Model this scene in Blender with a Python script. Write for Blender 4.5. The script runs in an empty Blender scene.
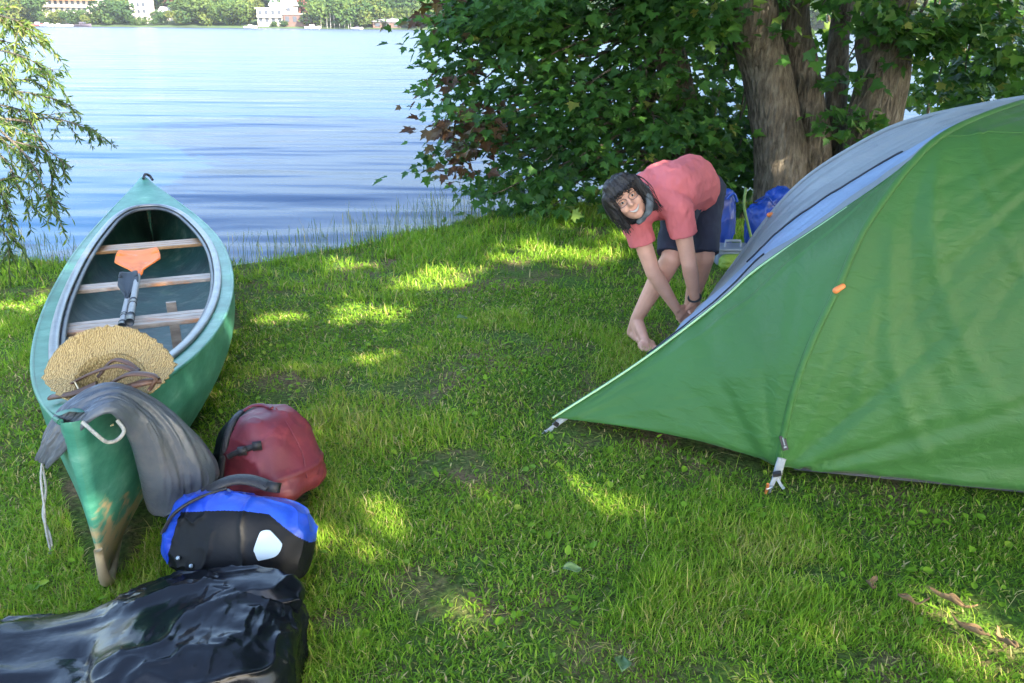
import bpy, math, random
import numpy as np
from mathutils import Matrix, Vector
rng = np.random.default_rng(7)
random.seed(7)
SC = bpy.context.scene
COL = SC.collection

# ---------------------------------------------------------------- camera
FPX, CH, W, H = 800.0, 1.6, 1024, 683
_p = math.atan((341.5 - 25.5) / FPX)
_c, _s = math.cos(_p), math.sin(_p)
_R = np.array([1, 0, 0.]); _U = np.array([0, _s, _c]); FW = np.array([0, _c, -_s])
_a = math.radians(0.5)
CR = math.cos(_a) * _R + math.sin(_a) * _U
CU = -math.sin(_a) * _R + math.cos(_a) * _U
CC = np.array([0, 0, CH])
cam = bpy.data.cameras.new('camera'); co = bpy.data.objects.new('camera', cam); COL.objects.link(co)
cam.sensor_width = 36; cam.lens = 36 * FPX / W; cam.clip_end = 5000; cam.clip_start = .05
co.matrix_world = Matrix(((CR[0], CU[0], -FW[0], 0), (CR[1], CU[1], -FW[1], 0), (CR[2], CU[2], -FW[2], CH), (0, 0, 0, 1)))
SC.camera = co
def ray(u, v): return (u - 512) / FPX * CR - (v - 341.5) / FPX * CU + FW
def PZ(u, v, z=0.): d = ray(u, v); return CC + d * (z - CH) / d[2]
def PY(u, v, y): d = ray(u, v); return CC + d * y / d[1]
def proj(p):
    q = np.asarray(p) - CC
    f = q @ FW
    return 512 + FPX * (q @ CR) / f, 341.5 - FPX * (q @ CU) / f

# ---------------------------------------------------------------- noise
def _hash(ix, iy, iz, seed):
    n = (ix * 374761393 + iy * 668265263 + iz * 2147483647 + seed * 1274126177) & 0xffffffff
    n = ((n ^ (n >> 13)) * 1274126177) & 0xffffffff
    n = n ^ (n >> 16)
    return (n & 0xffff) / 65535.0
def vnoise(p, seed=0):
    p = np.asarray(p, float); i = np.floor(p).astype(np.int64); f = p - i; f = f * f * (3 - 2 * f)
    r = 0
    for dx in (0, 1):
        for dy in (0, 1):
            for dz in (0, 1):
                w = (f[..., 0] if dx else 1 - f[..., 0]) * (f[..., 1] if dy else 1 - f[..., 1]) * (f[..., 2] if dz else 1 - f[..., 2])
                r = r + w * _hash(i[..., 0] + dx, i[..., 1] + dy, i[..., 2] + dz, seed)
    return r * 2 - 1
def fbm(p, seed=0, o=3):
    p = np.asarray(p, float); a, r = 1., 0.
    for k in range(o):
        r = r + a * vnoise(p * 2 ** k + 17.3 * k, seed + k); a *= .5
    return r
def ridged(p, seed=0, o=3):
    p = np.asarray(p, float); a, r = 1., 0.
    for k in range(o):
        r = r + a * (1 - 2 * np.abs(vnoise(p * 2 ** k + 9.1 * k, seed + k))); a *= .5
    return r
def crease(p, seed=0, w=.09):
    n = vnoise(p, seed) + .35 * vnoise(np.asarray(p) * 2.3 + 5, seed + 1)
    return np.exp(-np.abs(n) / w)
def p2(x, y, z=0.):
    x, y = np.broadcast_arrays(np.asarray(x, float), np.asarray(y, float))
    return np.stack([x, y, np.zeros_like(x) + z], -1)

# ---------------------------------------------------------------- mesh helpers
def tag(o, label=None, cat=None, group=None, kind=None):
    if label: o['label'] = label
    if cat: o['category'] = cat
    if group: o['group'] = group
    if kind: o['kind'] = kind
    return o
def empty(name, loc, label, cat, group=None):
    o = bpy.data.objects.new(name, None); COL.objects.link(o); o.location = loc
    o.empty_display_size = .1
    return tag(o, label, cat, group)
def link(name, me, mat, parent=None):
    o = bpy.data.objects.new(name, me); COL.objects.link(o)
    if mat is not None and not me.materials: me.materials.append(mat)
    if parent is not None:
        o.parent = parent
        if parent.type == 'EMPTY' or parent.location.length > 0 or parent.parent:
            m = Matrix.Identity(4); q = parent
            while q is not None:
                m = q.matrix_basis @ m if q.parent is None else q.matrix_parent_inverse @ q.matrix_basis @ m
                q = q.parent
            o.matrix_parent_inverse = m.inverted()
    return o
def mesh_np(name, V, F, smooth=True, attr=None):
    """V (n,3); F (m,k) array or list of such arrays"""
    me = bpy.data.meshes.new(name)
    if not isinstance(F, (list, tuple)): F = [F]
    F = [np.asarray(f, np.int32) for f in F if len(f)]
    V = np.asarray(V, np.float32)
    me.vertices.add(len(V)); me.vertices.foreach_set('co', V.ravel())
    loops = np.concatenate([f.ravel() for f in F])
    tot = np.concatenate([np.full(len(f), f.shape[1], np.int32) for f in F])
    st = np.concatenate([[0], np.cumsum(tot)[:-1]]).astype(np.int32)
    me.loops.add(len(loops)); me.loops.foreach_set('vertex_index', loops)
    me.polygons.add(len(tot)); me.polygons.foreach_set('loop_start', st); me.polygons.foreach_set('loop_total', tot)
    me.polygons.foreach_set('use_smooth', np.full(len(tot), smooth))
    if attr is not None:
        for k, a in attr.items():
            at = me.attributes.new(k, 'FLOAT', 'POINT'); at.data.foreach_set('value', np.asarray(a, np.float32))
    me.update(calc_edges=True); me.validate()
    return me
class MB:
    def __init__(s): s.v = []; s.q = []; s.t = []; s.n = 0
    def add(s, V, Q=None, T=None):
        V = np.asarray(V, float).reshape(-1, 3)
        if Q is not None and len(Q): s.q.append(np.asarray(Q) + s.n)
        if T is not None and len(T): s.t.append(np.asarray(T) + s.n)
        s.v.append(V); s.n += len(V); return s
    def V(s): return np.concatenate(s.v)
    def mesh(s, name, smooth=True):
        F = []
        if s.q: F.append(np.concatenate(s.q))
        if s.t: F.append(np.concatenate(s.t))
        return mesh_np(name, s.V(), F, smooth)
    def obj(s, name, mat, parent=None, smooth=True): return link(name, s.mesh(name, smooth), mat, parent)
    def grid(s, P, cu=False, cv=False, flip=False):
        nu, nv = P.shape[:2]; I = np.arange(nu * nv).reshape(nu, nv)
        if cu: I = np.vstack([I, I[:1]])
        if cv: I = np.hstack([I, I[:, :1]])
        Q = np.stack([I[:-1, :-1], I[1:, :-1], I[1:, 1:], I[:-1, 1:]], -1).reshape(-1, 4)
        if flip: Q = Q[:, ::-1]
        return s.add(P, Q)
    def tube(s, pts, rad, n=8, caps=True, flat=(1, 1), up=None):
        pts = np.asarray(pts, float); m = len(pts); rad = np.broadcast_to(np.asarray(rad, float), (m,))
        T = np.gradient(pts, axis=0); T /= np.linalg.norm(T, axis=1)[:, None] + 1e-12
        a = np.array(up if up is not None else ([0, 0, 1.] if abs(T[0][2]) < .9 else [1., 0, 0]), float)
        P = []
        th = np.linspace(0, 2 * np.pi, n, endpoint=False)
        for i in range(m):
            x = np.cross(a, T[i]); x /= np.linalg.norm(x) + 1e-12; y = np.cross(T[i], x)
            if up is None: a = y
            P.append(pts[i] + rad[i] * (np.cos(th)[:, None] * x * flat[0] + np.sin(th)[:, None] * y * flat[1]))
        P = np.array(P); b = s.n; s.grid(P, cv=True)
        if caps:
            for k, i0 in ((0, b), (1, b + (m - 1) * n)):
                c = s.n; s.v.append(pts[[0, -1][k]][None]); s.n += 1
                r = np.arange(n); tri = np.stack([np.full(n, c), i0 + (r + 1) % n, i0 + r], -1)
                s.t.append(tri if k == 0 else tri[:, ::-1])
        return s
    def box(s, c, d, M=None):
        c = np.asarray(c, float); d = np.asarray(d, float) / 2
        V = np.array([[x, y, z] for x in (-1, 1) for y in (-1, 1) for z in (-1, 1)], float) * d
        if M is not None: V = V @ np.asarray(M).T
        return s.add(V + c, [[0, 1, 3, 2], [4, 6, 7, 5], [0, 4, 5, 1], [2, 3, 7, 6], [0, 2, 6, 4], [1, 5, 7, 3]])
    def ell(s, c, r, M=None, n=20, m=12):
        th = np.linspace(0, 2 * np.pi, n, endpoint=False); ph = np.linspace(-np.pi / 2, np.pi / 2, m + 1)[1:-1]
        V = np.stack([np.cos(ph)[:, None] * np.cos(th), np.cos(ph)[:, None] * np.sin(th), np.sin(ph)[:, None] + 0 * th], -1)
        V = np.concatenate([V.reshape(-1, 3), [[0, 0, -1], [0, 0, 1]]]) * np.asarray(r, float)
        if M is not None: V = V @ np.asarray(M).T
        k = m - 1; I = np.arange(k * n).reshape(k, n); I = np.hstack([I, I[:, :1]])
        Q = np.stack([I[:-1, :-1], I[:-1, 1:], I[1:, 1:], I[1:, :-1]], -1).reshape(-1, 4)
        T = [[k * n, I[0, j + 1], I[0, j]] for j in range(n)] + [[k * n + 1, I[-1, j], I[-1, j + 1]] for j in range(n)]
        return s.add(V + np.asarray(c, float), Q, T)
    def cap(s, p0, p1, r0, r1, n=14, flat=(1, 1), up=None):
        """tapered capsule"""
        p0, p1 = np.asarray(p0, float), np.asarray(p1, float); d = p1 - p0; L = np.linalg.norm(d); d = d / L
        t0 = np.sin(np.linspace(-np.pi / 2, 0, 5)); pts = []; rad = []
        for a in np.linspace(-np.pi / 2 + .02, 0, 5): pts.append(p0 + d * r0 * math.sin(a)); rad.append(r0 * math.cos(a))
        for a in np.linspace(0, np.pi / 2 - .02, 5): pts.append(p1 + d * r1 * math.sin(a)); rad.append(r1 * math.cos(a))
        return s.tube(pts, rad, n, True, flat, up)
def spline(pts, n):
    pts = np.asarray(pts, float); m = len(pts)
    t = np.linspace(0, m - 1, n); P = np.vstack([2 * pts[0] - pts[1], pts, 2 * pts[-1] - pts[-2]])
    i = np.minimum(t.astype(int), m - 2); f = (t - i)[:, None]
    a, b, c, d = P[i], P[i + 1], P[i + 2], P[i + 3]
    return .5 * (2 * b + (c - a) * f + (2 * a - 5 * b + 4 * c - d) * f ** 2 + (3 * b - a - 3 * c + d) * f ** 3)
def evalmods(o, name):
    dg = bpy.context.evaluated_depsgraph_get(); dg.update()
    me = bpy.data.meshes.new_from_object(o.evaluated_get(dg)); me.name = name
    old = o.data; bpy.data.objects.remove(o); bpy.data.meshes.remove(old)
    return me
def fuse(mb, name, voxel=.006, smooth=4, fac=.5):
    o = mb.obj('tmp', None)
    r = o.modifiers.new('r', 'REMESH'); r.mode = 'VOXEL'; r.voxel_size = voxel; r.use_smooth_shade = True
    if smooth:
        k = o.modifiers.new('s', 'SMOOTH'); k.factor = fac; k.iterations = smooth
    me = evalmods(o, name)
    me.polygons.foreach_set('use_smooth', np.ones(len(me.polygons), bool))
    return me
def getco(me):
    a = np.empty(len(me.vertices) * 3, np.float32); me.vertices.foreach_get('co', a); return a.reshape(-1, 3).astype(float)
def getno(me):
    a = np.empty(len(me.vertices) * 3, np.float32); me.vertices.foreach_get('normal', a); return a.reshape(-1, 3).astype(float)
def setco(me, V): me.vertices.foreach_set('co', np.asarray(V, np.float32).ravel()); me.update()
def unit(v): v = np.asarray(v, float); return v / np.linalg.norm(v)

# ---------------------------------------------------------------- materials
def newmat(name):
    m = bpy.data.materials.new(name); m.use_nodes = True; nt = m.node_tree
    b = nt.nodes['Principled BSDF']; return m, nt, b
def nd(nt, t, **k):
    n = nt.nodes.new(t)
    for a, v in k.items():
        if a.startswith('i_'): n.inputs[int(a[2:]) if a[2:].isdigit() else a[2:].replace('_', ' ')].default_value = v
        else: setattr(n, a, v)
    return n
def L(nt, a, ao, b, bi): nt.links.new(a.outputs[ao], b.inputs[bi])
def c4(c): return (c[0], c[1], c[2], 1)
def ramp(nt, stops):
    r = nt.nodes.new('ShaderNodeValToRGB'); e = r.color_ramp.elements
    while len(e) < len(stops): e.new(.5)
    for k, (p, c) in enumerate(stops): e[k].position = p; e[k].color = c4(c)
    return r
def mat(name, col, rough=.6, var=.12, sc=8., bump=0., bsc=40., spec=.5, metal=0., stain=None, ssc=3., sth=(.55, .7), stretch=(1, 1, 1), trans=0., coat=0., coords='Object'):
    m, nt, b = newmat(name)
    tc = nd(nt, 'ShaderNodeTexCoord'); mp = nd(nt, 'ShaderNodeMapping'); mp.inputs['Scale'].default_value = stretch
    L(nt, tc, coords, mp, 0)
    n = nd(nt, 'ShaderNodeTexNoise'); n.inputs['Scale'].default_value = sc; n.inputs['Detail'].default_value = 5
    L(nt, mp, 0, n, 'Vector')
    r = ramp(nt, [(.3, [c * (1 - var) for c in col]), (.7, [min(1, c * (1 + var)) for c in col])]); L(nt, n, 0, r, 0)
    out = r
    if stain is not None:
        n2 = nd(nt, 'ShaderNodeTexNoise'); n2.inputs['Scale'].default_value = ssc; n2.inputs['Detail'].default_value = 7; n2.inputs['Roughness'].default_value = .65
        L(nt, mp, 0, n2, 'Vector')
        f = ramp(nt, [(sth[0], (0, 0, 0)), (sth[1], (1, 1, 1))]); L(nt, n2, 0, f, 0)
        mx = nd(nt, 'ShaderNodeMixRGB'); mx.inputs[2].default_value = c4(stain); L(nt, f, 0, mx, 0); L(nt, out, 0, mx, 1); out = mx
    L(nt, out, 0, b, 'Base Color')
    b.inputs['Roughness'].default_value = rough; b.inputs['Metallic'].default_value = metal
    b.inputs['Specular IOR Level'].default_value = spec
    if coat: b.inputs['Coat Weight'].default_value = coat; b.inputs['Coat Roughness'].default_value = .15
    if bump:
        n3 = nd(nt, 'ShaderNodeTexNoise'); n3.inputs['Scale'].default_value = bsc; n3.inputs['Detail'].default_value = 4
        L(nt, mp, 0, n3, 'Vector')
        bp = nd(nt, 'ShaderNodeBump'); bp.inputs['Strength'].default_value = bump; bp.inputs['Distance'].default_value = .01
        L(nt, n3, 0, bp, 'Height'); L(nt, bp, 0, b, 'Normal')
    if trans:
        t = nd(nt, 'ShaderNodeBsdfTranslucent'); L(nt, out, 0, t, 0)
        ms = nd(nt, 'ShaderNodeMixShader'); ms.inputs[0].default_value = trans
        L(nt, b, 0, ms, 1); L(nt, t, 0, ms, 2); L(nt, ms, 0, nt.nodes['Material Output'], 0)
    return m
def leafmat(name, stops, trans=.35, rough=.5, spec=.3, tcol=(1.0, 1.0, .5)):
    m, nt, b = newmat(name)
    a = nd(nt, 'ShaderNodeAttribute'); a.attribute_name = 'rnd'
    r = ramp(nt, stops); L(nt, a, 'Fac', r, 0)
    L(nt, r, 0, b, 'Base Color'); b.inputs['Roughness'].default_value = rough; b.inputs['Specular IOR Level'].default_value = spec
    t = nd(nt, 'ShaderNodeBsdfTranslucent')
    mx = nd(nt, 'ShaderNodeMixRGB'); mx.blend_type = 'MULTIPLY'; mx.inputs[0].default_value = 1; mx.inputs[2].default_value = c4(tcol)
    L(nt, r, 0, mx, 1); L(nt, mx, 0, t, 0)
    ms = nd(nt, 'ShaderNodeMixShader'); ms.inputs[0].default_value = trans
    L(nt, b, 0, ms, 1); L(nt, t, 0, ms, 2); L(nt, ms, 0, nt.nodes['Material Output'], 0)
    return m

# ---------------------------------------------------------------- light
SUN = unit([.52, -.66, .54])
sun_el = math.asin(SUN[2]); sun_az = math.atan2(SUN[0], SUN[1])
wd = bpy.data.worlds.new('World'); SC.world = wd; wd.use_nodes = True
wn = wd.node_tree; sky = wn.nodes.new('ShaderNodeTexSky'); sky.sky_type = 'NISHITA'; sky.sun_disc = False
sky.sun_elevation = sun_el; sky.sun_rotation = sun_az; sky.air_density = 1.0; sky.dust_density = 1.6; sky.ozone_density = 1.5
bgn = wn.nodes['Background']; bgn.inputs[1].default_value = .15
wn.links.new(sky.outputs[0], bgn.inputs[0])
sl = bpy.data.lights.new('sun', 'SUN'); sl.energy = 4.0; sl.angle = math.radians(.5); sl.color = (1, .89, .70)
so = bpy.data.objects.new('sun', sl); COL.objects.link(so)
so.rotation_euler = Vector(SUN).to_track_quat('Z', 'Y').to_euler()
so.location = (20, -4, 30)
SC.view_settings.view_transform = 'Standard'; SC.view_settings.look = 'None'
SC.view_settings.exposure = 2.74; SC.view_settings.gamma = 1
SC.render.engine = 'CYCLES'
SC.cycles.use_denoising = True
SC.cycles.max_bounces = 8; SC.cycles.diffuse_bounces = 4; SC.cycles.glossy_bounces = 4; SC.cycles.transmission_bounces = 4
SC.cycles.sample_clamp_indirect = 6
SC.cycles.use_adaptive_sampling = True

# ---------------------------------------------------------------- terrain
_SX = [-60, -12, -6, -4, -2.2, -1.4, -.6, 1, 3, 6, 12, 40, 120]
_SY = [2, 3.5, 5.4, 6.1, 6.15, 6.85, 7.8, 8.9, 9.8, 11.2, 13.5, 24, 60]
WATER = -.5
def shore(x, y):  # >0 : beyond the shoreline
    return (y - np.interp(x, _SX, _SY)) + .12 * vnoise(p2(x * 1.3, y * 1.3), 3) + .06 * vnoise(p2(x * 4, y * 4), 4)
def gz(x, y, fine=True):
    x = np.asarray(x, float); y = np.asarray(y, float)
    s = shore(x, y)
    lf = np.clip((.3 - x) / 1.3, 0, 1); lf = lf * lf * (3 - 2 * lf)
    z = -.04 * np.clip(y - 3.6, 0, 6) * (1 - lf) - .043 * np.clip(y - 1.9, 0, 6) * lf
    if fine: z = z + .012 * vnoise(p2(x * 1.1, y * 1.1), 11) + .006 * vnoise(p2(x * 3.7, y * 3.7), 12)
    t = np.clip((s + .05) / .75, 0, 1); t = t * t * (3 - 2 * t)
    z = z * (1 - t) + (-1.3) * t
    return z - np.clip(s - 1, 0, 3) * .3
# ================================================================ SETTING
def axis(segs):
    out = []
    for a, b, st in segs: out.append(np.arange(a, b, st))
    return np.concatenate(out + [[segs[-1][1]]])
gx = axis([(-900, -100, 100), (-100, -20, 10), (-20, -6, 1), (-6, 6, .06), (6, 20, 1), (20, 100, 10), (100, 900, 100)])
gy = axis([(-300, -40, 40), (-40, -4, 3), (-4, .5, .4), (.5, 10, .06), (10, 30, 1), (30, 130, 10)])
X, Y = np.meshgrid(gx, gy, indexing='ij')
far = (np.abs(X) > 100) | (Y > 100)
Z = np.where(np.abs(X) > 60, np.where(Y > np.interp(X, _SX, _SY), -2.2, 0), gz(X, Y))
m, nt, b = newmat('soil_and_moss')
geo = nd(nt, 'ShaderNodeNewGeometry')
n1 = nd(nt, 'ShaderNodeTexNoise'); n1.inputs['Scale'].default_value = 2.2; n1.inputs['Detail'].default_value = 8; n1.inputs['Roughness'].default_value = .7
n2 = nd(nt, 'ShaderNodeTexNoise'); n2.inputs['Scale'].default_value = 60; n2.inputs['Detail'].default_value = 4
L(nt, geo, 'Position', n1, 'Vector'); L(nt, geo, 'Position', n2, 'Vector')
r1 = ramp(nt, [(.38, (.16, .115, .065)), (.5, (.08, .11, .03)), (.62, (.07, .14, .025))]); L(nt, n1, 0, r1, 0)
r2 = ramp(nt, [(.35, (.55, .55, .55)), (.65, (1.3, 1.3, 1.2))]); L(nt, n2, 0, r2, 0)
mx = nd(nt, 'ShaderNodeMixRGB'); mx.blend_type = 'MULTIPLY'; mx.inputs[0].default_value = 1
L(nt, r1, 0, mx, 1); L(nt, r2, 0, mx, 2); L(nt, mx, 0, b, 'Base Color'); b.inputs['Roughness'].default_value = .95
b.inputs['Specular IOR Level'].default_value = .1
bp = nd(nt, 'ShaderNodeBump'); bp.inputs['Distance'].default_value = .02; bp.inputs['Strength'].default_value = .7
L(nt, n2, 0, bp, 'Height'); L(nt, bp, 0, b, 'Normal')
mb = MB(); mb.grid(np.stack([X, Y, Z], -1)); g = mb.obj('ground', m); tag(g, 'grassy campsite ground sloping down to the lake shore', 'ground', kind='structure')

# lake
m, nt, b = newmat('lake_water')
b.inputs['Base Color'].default_value = (.010, .045, .13, 1); b.inputs['Roughness'].default_value = .2; b.inputs['IOR'].default_value = 1.33; b.inputs['Specular IOR Level'].default_value = .16
geo = nd(nt, 'ShaderNodeNewGeometry')
def wave(scale, stretch, det, rot=0):
    mp = nd(nt, 'ShaderNodeMapping'); mp.inputs['Scale'].default_value = stretch; mp.inputs['Rotation'].default_value = (0, 0, rot)
    L(nt, geo, 'Position', mp, 0)
    n = nd(nt, 'ShaderNodeTexNoise'); n.inputs['Scale'].default_value = scale; n.inputs['Detail'].default_value = det; n.inputs['Roughness'].default_value = .5
    L(nt, mp, 0, n, 'Vector'); return n
w1 = wave(.75, (.25, 1, 1), 2, .12); w2 = wave(.16, (.3, 1, 1), 2, -.1); w3 = wave(4.5, (.3, 1, 1), 2, .05)
a1 = nd(nt, 'ShaderNodeMath', operation='MULTIPLY_ADD'); a1.inputs[1].default_value = 1.3; L(nt, w2, 0, a1, 0); L(nt, w1, 0, a1, 2)
a2 = nd(nt, 'ShaderNodeMath', operation='MULTIPLY_ADD'); a2.inputs[1].default_value = .03; L(nt, w3, 0, a2, 0); L(nt, a1, 0, a2, 2)
bp = nd(nt, 'ShaderNodeBump'); bp.inputs['Distance'].default_value = .14; bp.inputs['Strength'].default_value = 1.0
L(nt, a2, 0, bp, 'Height')
nt.nodes.remove(b)
df = nd(nt, 'ShaderNodeBsdfDiffuse'); df.inputs[0].default_value = (.007, .043, .115, 1)
gl = nd(nt, 'ShaderNodeBsdfGlossy'); gl.inputs[0].default_value = (.41, .40, .405, 1); gl.inputs['Roughness'].default_value = .24; L(nt, bp, 0, gl, 'Normal')
fr = nd(nt, 'ShaderNodeFresnel'); fr.inputs[0].default_value = 1.33; L(nt, bp, 0, fr, 'Normal')
ms = nd(nt, 'ShaderNodeMixShader'); L(nt, fr, 0, ms, 0); L(nt, df, 0, ms, 1); L(nt, gl, 0, ms, 2); L(nt, ms, 0, nt.nodes['Material Output'], 0)
mb = MB(); wx = np.linspace(-900, 900, 37); wy = np.concatenate([np.linspace(2, 40, 20), np.linspace(50, 460, 30)])
WX, WY = np.meshgrid(wx, wy, indexing='ij')
mb.grid(np.stack([WX, WY, np.full_like(WX, WATER)], -1), flip=False)
tag(mb.obj('lake', m), 'calm rippled blue lake stretching to the far shore', 'lake', kind='structure')

# far hillside
def shoreY(x): return 405 - .10 * (np.asarray(x, float) + 150)
hx = np.linspace(-900, 900, 60); hd = np.concatenate([[-6, 0, 4, 10], np.linspace(25, 420, 24)])
HX, HD = np.meshgrid(hx, hd, indexing='ij'); HY = shoreY(HX) + HD
def hillz(x, y):
    d = np.asarray(y, float) - shoreY(x)
    return np.where(d < 0, WATER + .1 * d, WATER + .5 + np.clip(d, 0, 12) * .12 + np.clip(d - 10, 0, None) * .16 + np.clip(d - 20, 0, 60) / 60 * 6 * vnoise(p2(np.asarray(x) * .012, np.asarray(y) * .012), 8))
mb = MB(); mb.grid(np.stack([HX, HY, hillz(HX, HY)], -1))
hillm = mat('wooded_hill_soil', (.035, .07, .02), .95, .4, .08, coords='Object')
tag(mb.obj('hillside', hillm), 'wooded hillside rising behind the far shore', 'hillside', kind='structure')

# ---------------------------------------------------------------- leaf scattering
MAPLE = np.array([[0, 0], [.2, .02], [.42, -.02], [.36, .16], [.44, .24], [.6, .5], [.42, .46], [.25, .48], [.27, .7], [.14, .72], [0, 1.05], [-.14, .72], [-.27, .7], [-.25, .48], [-.42, .46], [-.6, .5], [-.44, .24], [-.36, .16], [-.42, -.02], [-.2, .02]])
HEXL = np.array([[0, 0], [.38, .25], [.36, .6], [0, 1], [-.36, .6], [-.38, .25]])
WIL = np.array([[0, 0], [.09, .25], [.1, .55], [0, 1], [-.1, .55], [-.09, .25]])
OVAL = np.array([[0, 0], [.3, .2], [.36, .55], [.2, .85], [0, 1], [-.2, .85], [-.36, .55], [-.3, .2]])
def leaves(P, D, N, S, shape, fold=.12, droop=.15, rnd=None):
    """P base points, D stem directions, N leaf normals, S sizes -> V, faces(polygon split along midrib), rnd"""
    n = len(P); k = len(shape)
    D = D / (np.linalg.norm(D, axis=1)[:, None] + 1e-9)
    Xv = np.cross(D, N); Xv /= np.linalg.norm(Xv, axis=1)[:, None] + 1e-9
    Nv = np.cross(Xv, D)
    sx = shape[:, 0][None, :, None]; sy = shape[:, 1][None, :, None]
    V = P[:, None] + S[:, None, None] * (Xv[:, None] * sx + D[:, None] * sy + Nv[:, None] * (fold * np.abs(sx) * 1.4 - droop * sy ** 2))
    base = (np.arange(n) * k)[:, None]
    tip = k // 2
    Fs = [np.arange(0, tip + 1)[None] + base, np.concatenate([[0], np.arange(tip, k)])[None] + base]
    if rnd is None: rnd = rng.random(n)
    return V.reshape(-1, 3), Fs, np.repeat(rnd, k)
def randunit(n):
    v = rng.normal(size=(n, 3)); return v / np.linalg.norm(v, axis=1)[:, None]

# sun patches on the lawn, as gaps in the crowns overhead (centre pixel, half width, half height in pixels)
PATCH = [(262, 309, 26, 13), (355, 300, 34, 10), (392, 300, 20, 7), (440, 270, 50, 10), (525, 250, 40, 9), (352, 250, 20, 6), (592, 487, 30, 24), (348, 506, 44, 15), (300, 520, 12, 12),
         (1010, 650, 45, 40), (930, 665, 40, 16), (622, 235, 20, 12), (610, 250, 20, 8), (400, 352, 22, 8), (470, 262, 30, 8), (430, 590, 26, 12), (545, 240, 24, 8), (20, 290, 20, 10), (205, 340, 8, 10),
         (585, 262, 14, 5), (300, 355, 25, 5), (455, 320, 14, 5)]
PG = []
for u, v, a, bb in PATCH:
    c = PZ(u, v); PG.append((c[0], c[1], abs(PZ(u + a, v)[0] - c[0]), abs(PZ(u, v - bb)[1] - PZ(u, v + bb)[1]) / 2))
def sunhole(P):
    q = P - SUN * (P[:, 2] / SUN[2])[:, None]
    x, y = q[:, 0], q[:, 1]
    k = np.zeros(len(P), bool)
    wob = 1 + .35 * vnoise(p2(x * 6, y * 6), 21)
    for cx, cy, ax, ay in PG: k |= ((x - cx) / (ax + .085)) ** 2 + ((y - cy) / (ay + .085)) ** 2 < wob
    return k

barkm, nt, b = newmat('bark')
tc = nd(nt, 'ShaderNodeTexCoord'); mp = nd(nt, 'ShaderNodeMapping'); mp.inputs['Scale'].default_value = (1, 1, .24); L(nt, tc, 'Object', mp, 0)
n = nd(nt, 'ShaderNodeTexNoise'); n.inputs['Scale'].default_value = 26; n.inputs['Detail'].default_value = 6; n.inputs['Roughness'].default_value = .7; L(nt, mp, 0, n, 'Vector')
vo = nd(nt, 'ShaderNodeTexVoronoi', feature='DISTANCE_TO_EDGE'); vo.inputs['Scale'].default_value = 22; L(nt, mp, 0, vo, 'Vector')
r = ramp(nt, [(.3, (.04, .034, .027)), (.5, (.135, .115, .09)), (.72, (.25, .225, .185))]); L(nt, n, 0, r, 0); L(nt, r, 0, b, 'Base Color')
b.inputs['Roughness'].default_value = .95; b.inputs['Specular IOR Level'].default_value = .15
ad = nd(nt, 'ShaderNodeMath', operation='MULTIPLY_ADD'); ad.inputs[1].default_value = 1.2; L(nt, vo, 0, ad, 0); L(nt, n, 0, ad, 2)
bp = nd(nt, 'ShaderNodeBump'); bp.inputs['Distance'].default_value = .05; bp.inputs['Strength'].default_value = 1; L(nt, ad, 0, bp, 'Height'); L(nt, bp, 0, b, 'Normal')

def trunk_mb(mb, pts, r0, r1, n=22, flare=.35, seed=0):
    P = spline(pts, 60); t = np.linspace(0, 1, 60)
    rad = r0 + (r1 - r0) * t; rad = rad * (1 + flare * np.exp(-t * 22))
    b0 = len(mb.v); mb.tube(P, rad, n)
    V = mb.v[b0]; ax = np.repeat(P, n, axis=0); d = V - ax; dn = d / np.linalg.norm(d, axis=1)[:, None]
    q = np.stack([V[:, 0] * 9, V[:, 1] * 9, V[:, 2] * 1.6], -1)
    mb.v[b0] = V + dn * (np.repeat(rad, n) * .09 * fbm(q, seed))[:, None]
    return mb

MLEAF = leafmat('maple_leaf', [(0, (.03, .085, .02)), (.35, (.048, .14, .026)), (.7, (.075, .19, .032)), (.9, (.13, .24, .04)), (1, (.22, .26, .06))], .4)
BLEAF = leafmat('maple_leaf_reddish', [(0, (.07, .035, .02)), (.5, (.09, .05, .025)), (.8, (.11, .075, .03)), (1, (.06, .11, .03))], .3)

def clump(c, nleaf, spread, flat, size, out):
    """a leaf spray: leaves hang off a common twig, in a slightly tilted flat layer"""
    P = rng.normal(size=(nleaf, 3)) * np.array([spread, spread, spread * flat])
    tilt = rng.normal(size=2) * .25
    P[:, 2] += P[:, 0] * tilt[0] + P[:, 1] * tilt[1]
    D = P * np.array([1, 1, .3]) + rng.normal(size=(nleaf, 3)) * spread * .5 + np.array(out) * spread * .8; D[:, 2] -= spread * .55
    N = rng.normal(size=(nleaf, 3)) * .38 + np.array([0, 0, 1.]) + np.array(out) * .45
    return P + c, D, N, size * (.65 + .7 * rng.random(nleaf))
def build_leaves(name, clumps, shape, mat_, parent, rndf=None, cull=True, **kw):
    P = np.concatenate([c[0] for c in clumps]); D = np.concatenate([c[1] for c in clumps]); N = np.concatenate([c[2] for c in clumps]); S = np.concatenate([c[3] for c in clumps])
    if cull:
        k = ~sunhole(P); P, D, N, S = P[k], D[k], N[k], S[k]
    rnd = None if rndf is None else rndf(P)
    V, F, R = leaves(P, D, N, S, shape, rnd=rnd, **kw)
    return link(name, mesh_np(name, V, F, False, {'rnd': R}), mat_, parent)

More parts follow.
